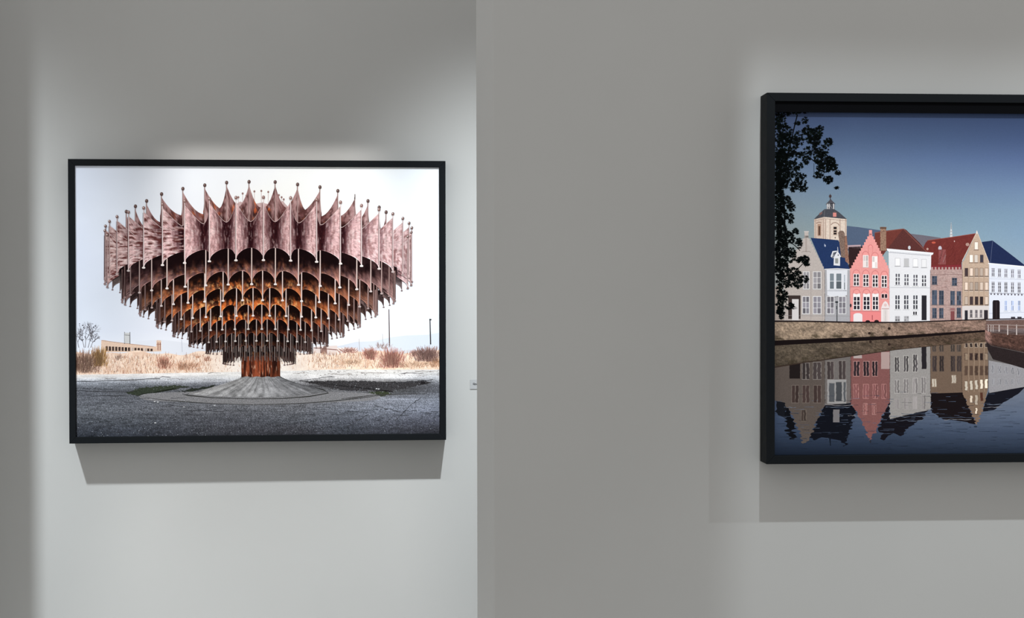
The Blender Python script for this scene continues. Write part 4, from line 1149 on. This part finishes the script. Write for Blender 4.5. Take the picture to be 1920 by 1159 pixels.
for args in ((1500, 258, 13, 14, 22), (1516, 284, 10, 8, 12), (1488, 296, 12, 12, 22), (1545, 278, 10, 8, 12), (1463, 205, 26, 14, 60), (1490, 206, 26, 9, 34), (1464, 228, 11, 12, 22), (1472, 252, 15, 18, 60), (1478, 272, 18, 22, 80), (1509, 226, 6, 6, 8), (1495, 232, 5, 4, 6), (1512, 244, 9, 9, 16), (1528, 252, 14, 12, 46), (1526, 262, 14, 9, 30), (1539, 240, 5, 5, 8),
             (1552, 264, 8, 6, 12), (1557, 268, 4, 4, 6), (1530, 272, 6, 10, 14), (1534, 294, 10, 12, 30), (1548, 292, 8, 8, 18), (1556, 304, 10, 10, 30), (1545, 312, 14, 12, 46), (1562, 312, 9, 7, 18), (1572, 323, 5, 4, 7), (1535, 328, 10, 6, 16), (1552, 336, 10, 6, 16), (1553, 342, 4, 3, 6), (1568, 352, 3, 3, 4),
             (1512, 300, 8, 8, 14), (1500, 290, 8, 5, 9), (1466, 300, 12, 22, 90), (1485, 318, 14, 16, 46), (1498, 310, 8, 6, 10), (1468, 336, 13, 18, 80), (1505, 328, 6, 6, 9), (1500, 342, 12, 10, 30), (1508, 355, 8, 6, 12), (1487, 352, 9, 8, 18),
             (1462, 372, 8, 22, 60), (1476, 378, 9, 10, 20), (1484, 388, 7, 8, 14), (1466, 404, 11, 16, 60), (1482, 410, 7, 9, 16), (1466, 436, 10, 18, 60), (1480, 446, 10, 12, 34), (1492, 434, 6, 6, 10), (1498, 456, 6, 10, 16), (1466, 470, 12, 20, 80), (1482, 478, 10, 14, 36),
             (1508, 486, 9, 6, 18), (1513, 494, 6, 6, 10), (1500, 488, 8, 5, 12), (1466, 505, 12, 20, 80), (1488, 514, 14, 12, 44), (1506, 524, 10, 8, 20), (1474, 528, 18, 12, 50), (1497, 534, 9, 7, 16), (1468, 556, 9, 12, 30), (1482, 574, 10, 6, 16), (1464, 585, 7, 14, 30), (1462, 560, 7, 30, 40), (1460, 250, 8, 60, 60), (1459, 400, 6, 110, 110), (1462, 320, 9, 40, 50)):
    foliage(args[0], args[1], args[2], args[3], int(args[4] * 2.3), 2.0, 4.4)
cv.build('photo_print', root_R, M_PRINT_R)['label'] = 'printed photograph of stepped gables mirrored in a canal at dusk'


# ================================================================== wall caption, half hidden behind the partition
def pix_on_wall(which, u, v, d):
    """the point of a wall at offset d that the photograph shows at pixel u, v"""
    ray = RT * ((u - CXP) / FPX) - UP * ((v - CYP) / FPX) + FWD
    a, D = (A_L, D_L) if which == 'L' else (A_R, D_R)
    n = Vector((math.sin(a), -math.cos(a), 0))
    o = Vector((0, 0, EYE)); q = Vector((0, D, 0)) + n * d
    t = (q - o).dot(n) / ray.dot(n)
    p = o + ray * t
    return (p - q).dot(Vector((math.cos(a), math.sin(a), 0))), p.z
cs, cz1 = pix_on_wall('L', 881.3, 711.8, .0008)
_, cz0 = pix_on_wall('L', 881.3, 729.8, .0008)
cap = bpy.data.objects.new('wall_caption', None)
cap.matrix_world = Matrix.Translation(wall_pt('L', cs, 0.0006, cz0)) @ Matrix.Rotation(A_L, 4, 'Z')
COL.objects.link(cap)
cap['label'] = 'small pale caption card with black lettering at the edge of the partition'
cap['category'] = 'caption card'
hh = cz1 - cz0
card = box_obj('card', (0, -.0008, 0), (.13, 0, hh), M_CARD, cap); bevel(card, .0002)
ts, tz = pix_on_wall('L', 886.6, 721.6, .0010)
tx = bpy.data.curves.new('caption_text', 'FONT')
tx.body = 'Gyumri'; tx.size = .0076; tx.extrude = .0001; tx.offset = .0002
tmp = bpy.data.objects.new('lettering_source', tx)
COL.objects.link(tmp)
bpy.context.view_layer.update()
me = bpy.data.meshes.new_from_object(tmp.evaluated_get(bpy.context.evaluated_depsgraph_get()))
bpy.data.objects.remove(tmp); bpy.data.curves.remove(tx)
me.name = 'lettering'; me.materials.clear(); me.materials.append(M_INK)
to = bpy.data.objects.new('lettering', me)
to.location = (ts - cs, -.0010, tz - cz0); to.rotation_euler = (math.pi / 2, 0, 0)
COL.objects.link(to); to.parent = cap
to['label'] = 'black lettering'
